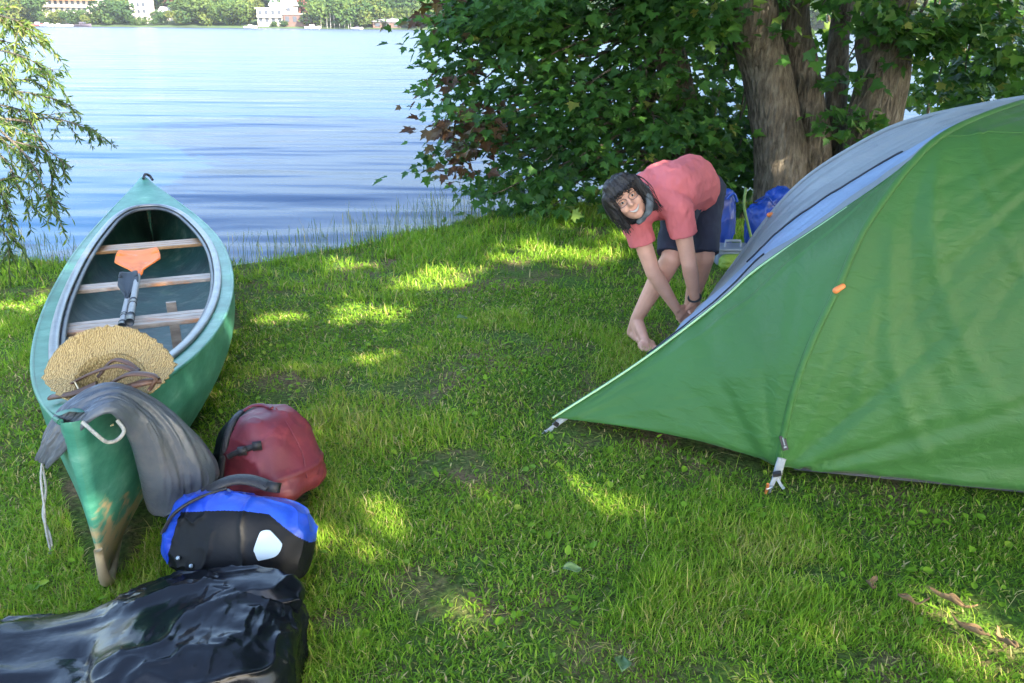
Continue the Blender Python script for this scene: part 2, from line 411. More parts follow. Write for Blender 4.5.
# ---- the many-stemmed maple (trunks in view) and its darker neighbour to the left
def stem(px, y, top, rpx):
    return [PY(px[0][0], px[0][1], y) - np.array([0, 0, .12])] + [PY(u, v, y + dy) for u, v, dy in px[1:]] + [top]
def gbase(u, y):
    p = PY(u, 205, y); return np.array([p[0], y, gz(p[0], y) - .1])
T2 = empty('maple_tree', (2.75, 8.1, -.1), 'broad maple with several grey brown stems rising behind the green tent', 'tree')
def P8(u, v, y): return PY(u, v, y)
mbt = MB(); trunk_mb(mbt, [gbase(784, 7.9), P8(779, 150, 7.9), P8(767, 75, 7.9), P8(754, 0, 7.85), np.array([2.1, 7.8, 3.4]), np.array([1.7, 7.4, 6.5])], .25, .17, seed=1)
mbt.obj('trunk', barkm, T2)
mbt = MB(); trunk_mb(mbt, [gbase(818, 8.2), P8(812, 130, 8.2), P8(803, 70, 8.2), P8(797, 0, 8.2), np.array([2.7, 8.4, 3.4]), np.array([2.7, 9, 6])], .17, .10, seed=2)
mbt.obj('trunk', barkm, T2)
mbt = MB(); trunk_mb(mbt, [gbase(832, 8.35), P8(836, 100, 8.4), P8(845, 0, 8.5), np.array([3.5, 8.6, 3.4]), np.array([3.9, 8.6, 5.5])], .12, .07, seed=3)
mbt.obj('trunk', barkm, T2)
mbt = MB(); trunk_mb(mbt, [gbase(862, 8.15), P8(872, 130, 8.1), P8(884, 70, 8.05), P8(892, 0, 8.0), np.array([4.1, 7.8, 3.6]), np.array([4.9, 7.0, 6.6])], .27, .18, seed=4)
mbt.obj('trunk', barkm, T2)
T1 = empty('maple_tree', (1.45, 8.5, -.12), 'dark leafy maple overhanging the shore, behind the bending person', 'tree')
mbt = MB(); trunk_mb(mbt, [gbase(700, 8.5), P8(694, 160, 8.5), P8(676, 80, 8.5), P8(658, 0, 8.5), np.array([1.2, 8.4, 3.4]), np.array([.6, 8.0, 6.3])], .2, .12, seed=5)
mbt.obj('trunk', barkm, T1)

def branch_pts(a, b, sag=.1, n=12):
    a, b = np.asarray(a, float), np.asarray(b, float); m = (a + b) / 2 + np.array([rng.normal() * .1, rng.normal() * .1, sag])
    P = spline([a, m, b], n); P[1:-1] += rng.normal(size=(n - 2, 3)) * .012; return P
# low foliage wall of T1 : x -0.9..2 , y 7.3..9.3 , z 0..3.4
cl, clb = [], []; brm = MB()
def t1pt(z, t): return np.array([1.5 - .28 * z * .35, 8.5, z])
for i in range(420):
    z = rng.uniform(-.02, 3.1); 
    x = rng.uniform(-.95, 2.5); y = rng.uniform(7.55, 9.6)
    if y > 7.75 + .75 * rng.random() and rng.random() < .35: y = rng.uniform(7.5, 8.2)
    # outline of the wall toward the lake: wide high up, drawn in low down, wavy
    lim = -.78 + .38 * np.clip(1.35 - z, 0, 1.4) * .6 + .16 * vnoise(np.array([z * 2.2, y, 0]), 5)
    lim += .36 * (y - 8) * .0
    if x < lim: continue
    if z < .15 and rng.random() < .35: continue
    c = np.array([x, y, z + gz(x, y) * .6])
    u, v = proj(c)
    if 728 < u < 930 and y < 8.3: continue
    if u > 700 and v > 90 and y < 8.1: continue
    edge = x < lim + .5
    k = clump(c, rng.integers(24, 42), .17, .3, .095, [-.3, -.8, 0])
    (clb if (edge and rng.random() < .5 and .35 < z < 2.0) else cl).append(k)
    if rng.random() < .5:
        q = t1pt(np.clip(z + .2, .3, 3), 0); brm.tube(branch_pts(q, c, .12), np.linspace(.022, .004, 12), 5)
for i in range(26):   # the boughs that close the top left of the view
    c = PY(rng.uniform(425, 570), rng.uniform(-30, 50), rng.uniform(7.2, 8.6))
    cl.append(clump(c, 36, .17, .3, .095, [-.3, -.8, 0]))
brm.obj('branch', barkm, T1)
build_leaves('foliage', cl, MAPLE, MLEAF, T1, lambda P: np.clip(.36 + .24 * rng.normal(size=len(P)) + .34 * vnoise(P * 2.1, 3), 0, 1))
build_leaves('reddish_foliage', clb, MAPLE, BLEAF, T1)

# foliage of T2: hanging sprays in front of and between stems
cl = []; brm = MB()
spr = [(770, 12, 7.6, 2), (838, 75, 7.9, 3), (846, 118, 7.8, 3), (890, 22, 7.4, 5), (905, 20, 7.3, 10), (930, 40, 7.6, 12), (960, 25, 7.5, 14), (1000, 15, 7.3, 14), (1010, 60, 7.7, 14), (1040, 40, 7.5, 14),
       (965, 75, 8.2, 12), (940, 95, 8.6, 10), (985, 85, 8.8, 12), (1020, 95, 8.8, 12), (718, 20, 7.6, 4), (712, 5, 7.5, 5), (822, 5, 7.6, 3), (858, -4, 7.4, 3), (712, 130, 8.2, 10), (722, 165, 8.3, 9), (735, 140, 8.5, 10), (712, 100, 8.4, 9), (715, 60, 8.3, 8), (728, 185, 8.3, 8), (845, 125, 7.7, 5), (824, 45, 8.9, 5), (826, 100, 8.9, 5)]
for u, v, y, k in spr:
    for j in range(k):
        c = PY(u + rng.normal() * 16, v + rng.normal() * 11, y + rng.normal() * .2)
        cl.append(clump(c, rng.integers(9, 16), .12, .3, .105, [.0, -.8, 0]))
    a = np.array([2.6 if u < 800 else 3.9, 8.1, 2.2 + .4 * rng.random()]); brm.tube(branch_pts(a, PY(u, v, y), .2), np.linspace(.03, .005, 12), 5)
brm.obj('branch', barkm, T2)
build_leaves('foliage', cl, MAPLE, MLEAF, T2, lambda P: np.clip(.5 + .28 * rng.normal(size=len(P)), 0, 1))

# overhead crowns (shade the whole camp); trees: T2 and an unseen tree added for shade
T3 = empty('added_shade_tree', (9.0, -6.5, 0), 'unseen tree with spreading crown, added to shade the camp from the right', 'tree')
mbt = MB(); trunk_mb(mbt, [(9.0, -6.5, -.1), (9.0, -6.45, 2), (8.8, -6.4, 4.0), (8.4, -6.2, 6.6)], .4, .16, seed=6); mbt.obj('trunk', barkm, T3)
NL = 31000
G = np.stack([rng.uniform(-4.3, 7.5, NL), rng.uniform(-2.2, 12.5, NL), np.zeros(NL)], -1)
edge = G[:, 0] < -3.6 + .9 * vnoise(p2(G[:, 0] * .9, G[:, 1] * .9), 31) - .12 * (G[:, 1] - 4)
G = G[~edge]
h = rng.uniform(3.6, 6.4, len(G))
Pc = G + SUN * (h / SUN[2])[:, None]  # leaves laid along the sun rays so their shade covers the camp
nt_ = 3600; Tq = np.stack([rng.uniform(.7, 3.6, nt_), rng.uniform(2.2, 4.6, nt_), rng.uniform(.1, 1.4, nt_)], -1); Pc = np.concatenate([Pc, Tq + SUN * (rng.uniform(3.2, 5.6, nt_) / SUN[2])[:, None]])  # extra leaves added on the sun rays to shade the tent
nk = 7500; rk = 3.4 * np.sqrt(rng.random(nk)); ak = rng.uniform(0, 2 * np.pi, nk); hk = rng.uniform(3.6, 7, nk)
Pc = np.concatenate([Pc, np.stack([2.4 + rk * np.cos(ak), 8.9 + rk * .8 * np.sin(ak), hk], -1)])
own = np.hypot(Pc[:, 0] - 2.8, Pc[:, 1] - 8.1) < np.hypot(Pc[:, 0] - 9, Pc[:, 1] + 6.5)
for T, k, nm in ((T2, own, 'crown'), (T3, ~own, 'crown')):
    P = Pc[k]; n_ = len(P)
    D = rng.normal(size=(n_, 3)); D[:, 2] -= .6
    N = rng.normal(size=(n_, 3)) * .5 + np.array([0, 0, 1.]) + SUN * .4
    build_leaves(nm, [(P, D, N, .16 + .12 * rng.random(n_))], HEXL, MLEAF, T, lambda P: np.clip(.5 + .25 * rng.normal(size=len(P)), 0, 1))
    bm_ = MB()
    okk = np.where(~sunhole(P))[0]
    for i in rng.choice(okk, 7, replace=False):
        a = np.array([2.3, 7.7, 4.5]) if T is T2 else np.array([8.8, -6.4, 4.0])
        bm_.tube(branch_pts(a, P[i], .5), np.linspace(.07, .015, 12), 6)
    bm_.obj('limb', barkm, T)

# sunlit bush farther along the shore, seen between the stems and over the tent
SB = empty('shrub', (6.2, 11.5, -.4), 'sunlit leafy shrub on the shore behind the tent, bright gaps through it', 'shrub')
cl = []
for i in range(150):
    c = np.array([rng.uniform(2.2, 9.2), rng.uniform(10.2, 12), rng.uniform(-.2, 2.6)])
    cl.append(clump(c, 14, .2, .5, .12, [-.1, -.7, 0]))
build_leaves('foliage', cl, MAPLE, leafmat('shrub_leaf', [(0, (.03, .09, .015)), (.5, (.06, .15, .02)), (1, (.16, .24, .04))], .45), SB, cull=False)
bm_ = MB()
for k in range(9):
    c = np.array([rng.uniform(2.6, 8.8), 11.2, 2.3]); bm_.tube(branch_pts((c[0] + rng.normal() * .3, 11.2, -.6), c, .1), np.linspace(.03, .008, 12), 6)
bm_.obj('stem', barkm, SB)

# willow at the left edge
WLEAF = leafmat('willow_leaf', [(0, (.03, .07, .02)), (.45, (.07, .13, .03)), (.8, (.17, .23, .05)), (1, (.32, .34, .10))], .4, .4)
WB = empty('willow_shrub', (-4.5, 5.2, -.1), 'willow shrub with narrow leaves drooping in from the left edge over the water', 'shrub')
br = [[(-60, 60), (-10, 50), (30, 60), (55, 80)], [(-60, 40), (0, 20), (30, 30), (50, 45)], [(-60, 90), (0, 90), (40, 95), (70, 105)], [(-60, 110), (10, 120), (50, 118), (85, 128), (116, 146)], [(-40, 120), (10, 140), (45, 150), (72, 168)], [(0, 130), (30, 160), (45, 190), (58, 212)],
      [(-30, 130), (5, 160), (20, 190), (30, 205)], [(-60, 150), (-10, 180), (8, 210), (14, 245)], [(-60, 60), (-10, 110), (20, 130), (40, 138)], [(-60, 0), (-20, 10), (15, 20), (35, 28)], [(30, 122), (48, 160), (52, 185), (50, 205)], [(-60, 200), (-15, 215), (5, 235), (10, 255)], [(-40, 100), (0, 105), (30, 112), (60, 118)], [(-50, 70), (-5, 75), (22, 80), (45, 70)], [(-60, 180), (-20, 170), (0, 180), (16, 176)],
      [(-60, 20), (-30, 30), (0, 40), (20, 45)], [(-70, 50), (-40, 60), (-10, 66), (12, 70)], [(-70, 130), (-40, 120), (-12, 128), (14, 150)]]
rng = np.random.default_rng(23)
cl = []; bm_ = MB()
for k, pts in enumerate(br):
    y0 = 5.2 + .5 * rng.random() - .1 * (k % 3)
    B = spline([PY(u, v, y0 + .1 * i * rng.normal()) for i, (u, v) in enumerate(pts)], 40)
    bm_.tube(B, np.linspace(.008, .002, 40), 5)
    tw = [(B, 1.)]
    for j in range(10):
        i0 = rng.integers(8, 38); d = unit(B[min(39, i0 + 1)] - B[i0 - 1]); d2 = unit(d + rng.normal(size=3) * .6 + np.array([-.1, 0, -.4])); ln = rng.uniform(.08, .22)
        q = B[i0] + d2 * np.linspace(0, ln, 12)[:, None] + np.array([0, 0, -1]) * (np.linspace(0, 1, 12) ** 2 * ln * .3)[:, None]
        bm_.tube(q, np.linspace(.003, .001, 12), 4); tw.append((q, .8))
    for q, s_ in tw:
        L_ = np.linalg.norm(q[-1] - q[0]); n_ = int(L_ / .010)
        ii = rng.uniform(.15 if s_ == 1 else 0, .999, n_) * (len(q) - 1); i_ = ii.astype(int); f = (ii - i_)[:, None]
        p = q[i_] * (1 - f) + q[i_ + 1] * f; T = q[i_ + 1] - q[i_]; T /= np.linalg.norm(T, axis=1)[:, None] + 1e-9
        D = T * .8 + rng.normal(size=(n_, 3)) * .55 + np.array([0, 0, -.35]); N = rng.normal(size=(n_, 3)) + np.array([0, -.3, .6])
        cl.append((p, D, N, rng.uniform(.038, .066, n_)))
build_leaves('foliage', cl, WIL, WLEAF, WB, lambda P: np.clip(.3 + .25 * rng.normal(size=len(P)) + .5 * np.clip((P[:, 2] - .9) * 1.2, 0, 1) * (rng.random(len(P)) < .75), 0, 1), cull=False, droop=.2)  # higher leaves coloured yellower, sunlight put into their tint
bm_.tube(spline([(-4.6, 5.4, -.3), (-4.55, 5.35, .6), (-4.4, 5.3, 1.4), (-4.2, 5.2, 2.4)], 20), np.linspace(.09, .03, 20), 10)
for pts in br: bm_.tube(branch_pts((-4.5, 5.3, .4 + rng.random() * 1.2), PY(pts[0][0], pts[0][1], 5.3), .1), np.linspace(.02, .008, 12), 5)
bm_.obj('stem', barkm, WB)
# ================================================================ CANOE
CL, CB = 5.25, .458
_t0 = np.array([-1.21, 1.955]); _t1 = np.array([-3.19, 6.93])
_ax = (_t1 - _t0) / np.linalg.norm(_t1 - _t0); CAX = unit([_ax[0], _ax[1], -.042]); CRT = np.array([_ax[1], -_ax[0], 0]); CUP = np.cross(CRT, CAX)
CO = np.array([_t0[0], _t0[1], .008])
def CW(s, w, h):
    s, w, h = np.broadcast_arrays(np.asarray(s, float), np.asarray(w, float), np.asarray(h, float))
    w = w + .085 * np.sin(np.pi * np.clip(s / CL, 0, 1))
    return CO + s[..., None] * CAX + w[..., None] * CRT + h[..., None] * CUP
def cx(s): return np.clip(np.abs(2 * np.asarray(s, float) / CL - 1), 0, 1)
def cb(s):
    s = np.asarray(s, float); e = np.clip(np.minimum(s, CL - s), 0, None)
    return CB * (1 - cx(s) ** 2.3) ** .92 + .022 * (1 - np.exp(-e / .004)) * np.exp(-e / .2)
def csheer(s): return .37 + .19 * cx(s) ** 3.2
def ckeel(s):
    s = np.asarray(s, float); e = np.minimum(s, CL - s)
    return .015 * cx(s) ** 4 + .02 * np.clip(1 - e / .06, 0, 1) ** 2.2
def csec(s, t, inset=0.):
    n = 1.22 + 1.7 * (1 - cx(s) ** 2.2)
    a = t * np.pi / 2
    w = (cb(s) - inset * np.minimum(1, cb(s) / .1)) * np.sin(a) ** (2 / n) * (1.03 - .05 * t ** 3)
    k = ckeel(s) + inset * 1.2
    h = k + (csheer(s) - k) * (1 - np.clip(np.cos(a), 0, 1) ** (2 / n))
    return w, h
canoe = empty('canoe', CO, 'green open canoe with wooden seats pulled up on the grass by the lake', 'canoe')
m, nt, b = newmat('canoe_green')
tc = nd(nt, 'ShaderNodeTexCoord'); n = nd(nt, 'ShaderNodeTexNoise'); n.inputs['Scale'].default_value = 5; n.inputs['Detail'].default_value = 8; n.inputs['Roughness'].default_value = .7
mp = nd(nt, 'ShaderNodeMapping'); mp.inputs['Scale'].default_value = (1, 1, 2.5); L(nt, tc, 'Object', mp, 0); L(nt, mp, 0, n, 'Vector')
r = ramp(nt, [(.28, (.018, .115, .075)), (.46, (.035, .175, .118)), (.60, (.07, .235, .165)), (.74, (.18, .33, .26))]); L(nt, n, 0, r, 0)
at = nd(nt, 'ShaderNodeAttribute'); at.attribute_name = 'wear'
n2 = nd(nt, 'ShaderNodeTexNoise'); n2.inputs['Scale'].default_value = 14; n2.inputs['Detail'].default_value = 6; L(nt, mp, 0, n2, 'Vector')
ad = nd(nt, 'ShaderNodeMath', operation='ADD'); L(nt, at, 'Fac', ad, 0); L(nt, n2, 0, ad, 1)
rr = ramp(nt, [(.0, (0, 0, 0)), (.78, (0, 0, 0)), (.9, (.85, .85, .85)), (1, (1, 1, 1))]); L(nt, ad, 0, rr, 0)
mx = nd(nt, 'ShaderNodeMixRGB'); mx.inputs[2].default_value = (.33, .25, .13, 1); L(nt, rr, 0, mx, 0); L(nt, r, 0, mx, 1); L(nt, mx, 0, b, 'Base Color')
b.inputs['Roughness'].default_value = .45; b.inputs['Specular IOR Level'].default_value = .4
bp = nd(nt, 'ShaderNodeBump'); bp.inputs['Strength'].default_value = .12; bp.inputs['Distance'].default_value = .01; L(nt, n2, 0, bp, 'Height'); L(nt, bp, 0, b, 'Normal')
CANG = m
ss = CL * (.5 - .5 * np.cos(np.linspace(0, np.pi, 90))); tt = np.concatenate([np.linspace(0, .3, 7), np.linspace(.36, 1, 13)])
S_, T_ = np.meshgrid(ss, np.concatenate([-tt[::-1], tt[1:]]), indexing='ij')
w, h = csec(S_, np.abs(T_)); w = w * np.sign(T_)
P = CW(S_, w, h)
hm = h - ckeel(S_)
wear = np.clip(.66 - hm * 1.6 - np.minimum(S_, CL - S_) * .55, -.3, .6)
wear = np.maximum(wear, .30 - 3.2 * np.abs(hm - .13 + .05 * np.sin(S_ * 3)) - .1 * cx(S_))
nu, nv = P.shape[:2]; I = np.arange(nu * nv).reshape(nu, nv)
Q = np.stack([I[:-1, :-1], I[:-1, 1:], I[1:, 1:], I[1:, :-1]], -1).reshape(-1, 4)
hull = link('hull', mesh_np('hull', P.reshape(-1, 3), Q, True, {'wear': wear.ravel()}), CANG, canoe)
# inner skin
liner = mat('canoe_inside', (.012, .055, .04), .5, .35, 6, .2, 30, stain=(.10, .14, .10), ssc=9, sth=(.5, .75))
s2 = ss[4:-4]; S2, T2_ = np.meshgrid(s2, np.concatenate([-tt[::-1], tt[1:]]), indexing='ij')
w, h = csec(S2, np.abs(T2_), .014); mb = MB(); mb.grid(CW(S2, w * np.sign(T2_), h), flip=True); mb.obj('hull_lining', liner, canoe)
# side decks, end decks and coaming
ph = np.linspace(0, 2 * np.pi, 160, endpoint=False)
OS0, OS1 = .55, CL - .72
def opening(ph, k=0.):
    ca, sa = np.cos(ph), np.sin(ph)
    xs = np.sign(ca) * np.abs(ca) ** .9
    s = (OS0 + OS1) / 2 + ((OS1 - OS0) / 2 - k) * xs
    w = np.sign(sa) * np.abs(sa) ** .95 * 0 + np.sign(sa) * np.minimum(cb(s) - .07 - k, (CB - .068 - k) * np.abs(sa) ** .80)
    return s, w
so_, wo_ = opening(ph)
ca = np.cos(ph); se = CL / 2 + CL / 2 * np.sign(ca) * np.abs(ca) ** 1.0
se = np.where(np.abs(ca) < .9, se * .0 + so_ + (se - so_) * np.clip(np.abs(ca) / .9, 0, 1) ** 3, se)
we_ = np.sign(np.sin(ph)) * cb(se)
G_ = []
for k in np.linspace(0, 1, 7):
    s = se * (1 - k) + so_ * k; w = we_ * (1 - k) + wo_ * k
    hh = csheer(s) + .028 * (1 - (np.abs(w) / (cb(s) + .02)) ** 2) * np.clip(cx(s) - .6, 0, 1) * 2.5 + .004
    G_.append(CW(s, w, hh))
mb = MB(); mb.grid(np.array(G_), cv=True); dk = mb.obj('deck', CANG, canoe)
dk.data.attributes.new('wear', 'FLOAT', 'POINT')
alu = mat('grey_rim', (.19, .205, .22), .42, .15, 12, .1, 60, metal=.55)
hh = csheer(so_) + .012 + .03 * np.clip(cx(so_) - .6, 0, 1)
s1_, w1_ = opening(ph, .012)
rim = CW(s1_, w1_, hh)
mb = MB(); mb.tube(np.vstack([rim, rim[:2]]), .020, 12, False, (1., .6), up=(0, 0, 1)); mb.obj('coaming', alu, canoe)
s2_, w2_ = opening(ph, .040); rim2 = CW(s2_, w2_, hh - .022); mb = MB(); mb.tube(np.vstack([rim2, rim2[:2]]), .013, 8, False, (1., 1.), up=(0, 0, 1)); mb.obj('inner_rim', mat('dark_rim', (.06, .07, .08), .5, .2, 12), canoe)
# rub strip along the sheer
for sg in (-1, 1):
    s = np.linspace(.03, CL - .03, 80); mb = MB(); mb.tube(CW(s, sg * (cb(s) * .985), csheer(s)), .009, 8); mb.obj('gunwale', CANG, canoe)
wood = mat('weathered_wood', (.36, .30, .24), .6, .3, 7, .25, 50, stretch=(1, 5, 5), stain=(.5, .2, .06), ssc=2.2, sth=(.55, .7))
wood2 = mat('varnished_wood', (.30, .17, .07), .45, .3, 7, .2, 50, stretch=(1, 5, 5))
def s_at(v, dh):
    ss_ = np.linspace(.6, CL - .6, 400); P_ = CW(ss_, 0 * ss_, csheer(ss_) - dh); return ss_[np.argmin(np.abs(proj(P_)[1] - v))]
M3 = np.stack([CRT, CAX, CUP], 1)
TH = [(s_at(322, .05), .05, .17, wood), (s_at(283, .05), .05, .13, wood), (s_at(246, .06), .06, .2, wood2)]
for s, dh, wd_, mt in TH:
    hw = float(np.interp(csheer(s) - dh, csec(np.full(50, s), np.linspace(0, 1, 50))[1], csec(np.full(50, s), np.linspace(0, 1, 50))[0])) - .02
    mb = MB(); 
    for k in range(3 if wd_ > .15 else 2):
        n_ = 3 if wd_ > .15 else 2; st = wd_ / n_
        mb.box(CW(s + (k - (n_ - 1) / 2) * st, 0, csheer(s) - dh), (2 * hw, st - .006, .022), M3)
    o = mb.obj('seat', mt, canoe, False); bv = o.modifiers.new('b', 'BEVEL'); bv.width = .004; bv.segments = 2
    for sg in (-1, 1):
        mb = MB(); mb.box(CW(s, sg * hw * .97, csheer(s) - dh - .03), (.03, wd_, .03), M3); mb.obj('seat_bracket', wood2, canoe, False)
mb = MB(); mb.box(CW((TH[0][0] + TH[1][0]) / 2 + .05, .12, .16), (.05, .03, .26), M3); mb.obj('seat_post', wood, canoe, False)
# rounded stems, worn pale at the foot
tanm = mat('scuffed_keel', (.30, .235, .135), .7, .3, 18, .2, 60, stain=(.05, .2, .13), ssc=14, sth=(.55, .7))
for e, sg in ((0., 1), (CL, -1)):
    hh_ = np.linspace(.05, float(csheer(e)), 12); mb = MB(); mb.tube(CW(e + sg * .008, 0, hh_), .009, 10)
    if e > 0: mb.obj('stem', CANG, canoe)
    if e == 0:
        mb = MB(); mb.tube(spline([CW(.5, 0, .006), CW(.25, 0, .004), CW(.10, 0, .008), CW(.03, 0, .02), CW(.002, 0, .06), CW(-.004, 0, .15)], 24), np.concatenate([np.linspace(.008, .019, 12), np.linspace(.021, .012, 12)]), 12); mb.obj('keel_guard', tanm, canoe)
# carrying handle / rope loops on the stems
ropem = mat('pale_rope', (.33, .33, .30), .9, .25, 60, .6, 200)
blackm = mat('black_strap', (.018, .018, .02), .55, .3, 20, .3, 120)
lp = spline([PY(82, 422, 1.97), PY(88, 427, 1.965), PY(97, 435, 1.96), PY(107, 442, 1.975), PY(117, 440, 2.0), PY(124, 431, 2.02), PY(117, 420, 2.03)], 40)
mb = MB(); mb.tube(lp, .0055, 8); mb.obj('rope_loop', ropem, canoe)
lp = spline([CW(CL - .08, .0, csheer(CL) + .02), CW(CL - .02, .02, csheer(CL) + .05), CW(CL + .03, .05, csheer(CL) + .03), CW(CL - .02, .07, csheer(CL) - .0)], 24)
mb = MB(); mb.tube(lp, .012, 6); mb.obj('rope_loop', blackm, canoe)
lp = spline([PY(42, 463, 2.3), PY(41, 480, 2.26), PY(44, 505, 2.22), PY(46, 530, 2.2), PY(52, 556, 2.17)], 30)
lp2 = spline([PY(42, 463, 2.3), PY(46, 490, 2.27), PY(43, 515, 2.24), PY(50, 535, 2.2), PY(53, 552, 2.18)], 30)
mb = MB(); mb.tube(lp, .004, 6); mb.tube(lp2, .004, 6); mb.ell(lp[-1], (.012, .012, .02)); rp = mb.obj('rope', ropem)
tag(rp, 'thin pale cord hanging from the grey sack at the canoe side', 'rope')

# paddles resting on the seats
orange = mat('orange_plastic', (.78, .19, .03), .6, .15, 10, .15, 40, stain=(.5, .3, .2), ssc=12, sth=(.6, .75))
grip = mat('grey_shaft', (.20, .21, .22), .5, .1, 10)
dark = mat('dark_plastic', (.025, .03, .035), .4, .2, 10)
def onplane(u, v, dh):
    ss_ = np.linspace(.5, CL - .4, 600); best = None
    n_ = CUP; d = ray(u, v); s_ref = s_at(v, dh); q0 = CW(s_ref, 0, csheer(s_ref) - dh); return CC + d * ((q0 - CC) @ n_ / (d @ n_))
def paddle(label, a, b_, bladem, tipw, lift):
    A_ = onplane(*a, .0) + CUP * lift; B_ = onplane(*b_, .0) + CUP * lift
    root = empty('paddle', A_, label, 'paddle'); ax_ = unit(B_ - A_); sd = unit(np.cross(ax_, CUP)); up_ = np.cross(sd, ax_)
    mb = MB(); mb.tube([A_, A_ + (B_ - A_) * .12], .019, 12); mb.obj('grip', dark, root)
    mb = MB(); mb.tube(np.linspace(A_ + (B_ - A_) * .1, B_, 8), .0155, 12); mb.obj('shaft', grip, root)
    mb = MB(); mb.tube([A_ + (B_ - A_) * .32, A_ + (B_ - A_) * .40], .018, 12); mb.obj('collar', dark, root)
    t = np.linspace(0, 1, 22); k = np.linspace(-1, 1, 15)
    Tt, K = np.meshgrid(t, k, indexing='ij'); ln = .42
    hw = tipw * np.clip(.16 + 1.1 * np.sin(np.clip(Tt * 1.25, 0, 1) * np.pi / 2) ** 1.3, 0, 1) * (1 - .12 * Tt ** 6)
    Pp = B_ + ax_ * ((Tt * ln - .05) - .05 * np.abs(K)[..., None].squeeze() ** 3 * (Tt > .8) * Tt)[..., None] + sd * (K * hw)[..., None] + up_ * (.055 * Tt ** 1.2 + .02 * (K ** 2) * (Tt > .05) + .012 * np.exp(-(K * 5) ** 2) * (1 - Tt))[..., None]
    mb = MB(); mb.grid(Pp); bl = mb.obj('blade', bladem, root); sm = bl.modifiers.new('s', 'SOLIDIFY'); sm.thickness = .008
    return root
paddle('paddle with a broad orange blade lying along the canoe seats', (131, 330), (139, 280), orange, .12, .035)
paddle('paddle with dark blade lying under the orange bladed paddle', (122, 328), (128, 300), mat('dark_blade', (.02, .03, .04), .7, .2), .05, .005)

# straw hat, crown down, leaning against the near seat
m, nt, b = newmat('straw')
tc = nd(nt, 'ShaderNodeTexCoord'); wv = nd(nt, 'ShaderNodeTexWave'); wv.inputs['Scale'].default_value = 55; wv.inputs['Distortion'].default_value = 12; wv.inputs['Detail'].default_value = 2
ck = nd(nt, 'ShaderNodeTexVoronoi'); ck.inputs['Scale'].default_value = 120; L(nt, tc, 'Object', wv, 0); L(nt, tc, 'Object', ck, 0)
r = ramp(nt, [(.1, (.22, .155, .065)), (.6, (.34, .25, .11)), (1, (.43, .33, .155))]); L(nt, wv, 0, r, 0); L(nt, r, 0, b, 'Base Color'); b.inputs['Roughness'].default_value = .85
bp = nd(nt, 'ShaderNodeBump'); bp.inputs['Strength'].default_value = .8; bp.inputs['Distance'].default_value = .006; L(nt, ck, 0, bp, 'Height'); L(nt, bp, 0, b, 'Normal')
HC = CW(.285, .068, .565); hn = unit(.74 * CUP - .68 * CAX + .06 * CRT); hx = unit(CRT - (CRT @ hn) * hn); hy = np.cross(hn, hx)
hat = empty('straw_hat', HC, 'wide straw sun hat with frayed brim lying crown down in the canoe', 'hat')
th = np.linspace(0, 2 * np.pi, 96, endpoint=False); rr_ = np.concatenate([np.linspace(.10, .192, 12)])
TH_, RR_ = np.meshgrid(th, rr_, indexing='ij')
fr = .0035 * np.sin(TH_ * 41) * (1 + vnoise(p2(TH_ * 5, TH_ * 0), 6)) * (RR_ > .188)
curl = .018 * np.sin(2 * TH_ + .6) * (RR_ / .2) ** 2 + .06 * ((RR_ - .1) / .11) ** 1.6 - .075 * np.cos(TH_ - .3) ** 2 * ((RR_ - .1) / .1) ** 1.5 + .006 * vnoise(p2(np.cos(TH_) * 3, np.sin(TH_) * 3), 5)
nearf = np.clip(-np.sin(TH_) + .15, 0, 1) ** .7
RR_ = .10 + (RR_ - .10) * (1 - .78 * nearf); curl = curl * (1 - nearf) + nearf * (.01 + .55 * (RR_ - .10))
Ph = HC + ((RR_ + fr) * np.cos(TH_) * 1.0)[..., None] * hx + ((RR_ + fr) * np.sin(TH_) * .95)[..., None] * hy + curl[..., None] * hn
mb = MB(); mb.grid(Ph, cu=True); o = mb.obj('brim', m, hat); o.modifiers.new('s', 'SOLIDIFY').thickness = .004
rr2 = np.linspace(.001, 1, 14); TH_, RR_ = np.meshgrid(th, rr2, indexing='ij')
dep = -.07 * (1 - RR_ ** 3.2) - .004
Ph = HC + (.102 * RR_ * np.cos(TH_))[..., None] * hx + (.097 * RR_ * np.sin(TH_))[..., None] * hy + dep[..., None] * hn
mb = MB(); mb.grid(Ph, cu=True); o = mb.obj('crown', m, hat); o.modifiers.new('s', 'SOLIDIFY').thickness = .004
mb = MB(); mb.tube(spline([HC - hx * .10 + hn * .02, HC - hx * .06 - hy * .13 + hn * .04, HC - hx * .1 - hy * .19 + hn * .03, HC - hx * .0 - hy * .17 + hn * .04], 24), .0028, 6); mb.obj('chin_cord', mat('cord', (.5, .44, .3), .9), hat)
# brown leather straps in front of the hat
leather = mat('brown_leather', (.085, .045, .03), .5, .35, 12, .3, 60)
mb = MB()
for k, (a, w_, tk) in enumerate((([(52, 397, 2.20), (75, 393, 2.18), (97, 384, 2.2)], .019, .008), ([(64, 388, 2.24), (90, 374, 2.22), (118, 366, 2.22), (141, 374, 2.22)], .013, .005), ([(110, 384, 2.2), (130, 374, 2.19), (156, 377, 2.2), (150, 389, 2.2)], .015, .006), ([(98, 377, 2.24), (112, 361, 2.26), (126, 362, 2.25), (138, 371, 2.23)], .011, .005), ([(126, 388, 2.19), (142, 383, 2.19), (160, 380, 2.22)], .018, .010))):
    mb.tube(spline([PY(*q) for q in a], 20), w_, 10, True, (1, tk / w_), up=CUP)
tag(mb.obj('leather_strap', leather), 'tangled dark brown leather straps lying in front of the straw hat', 'strap')

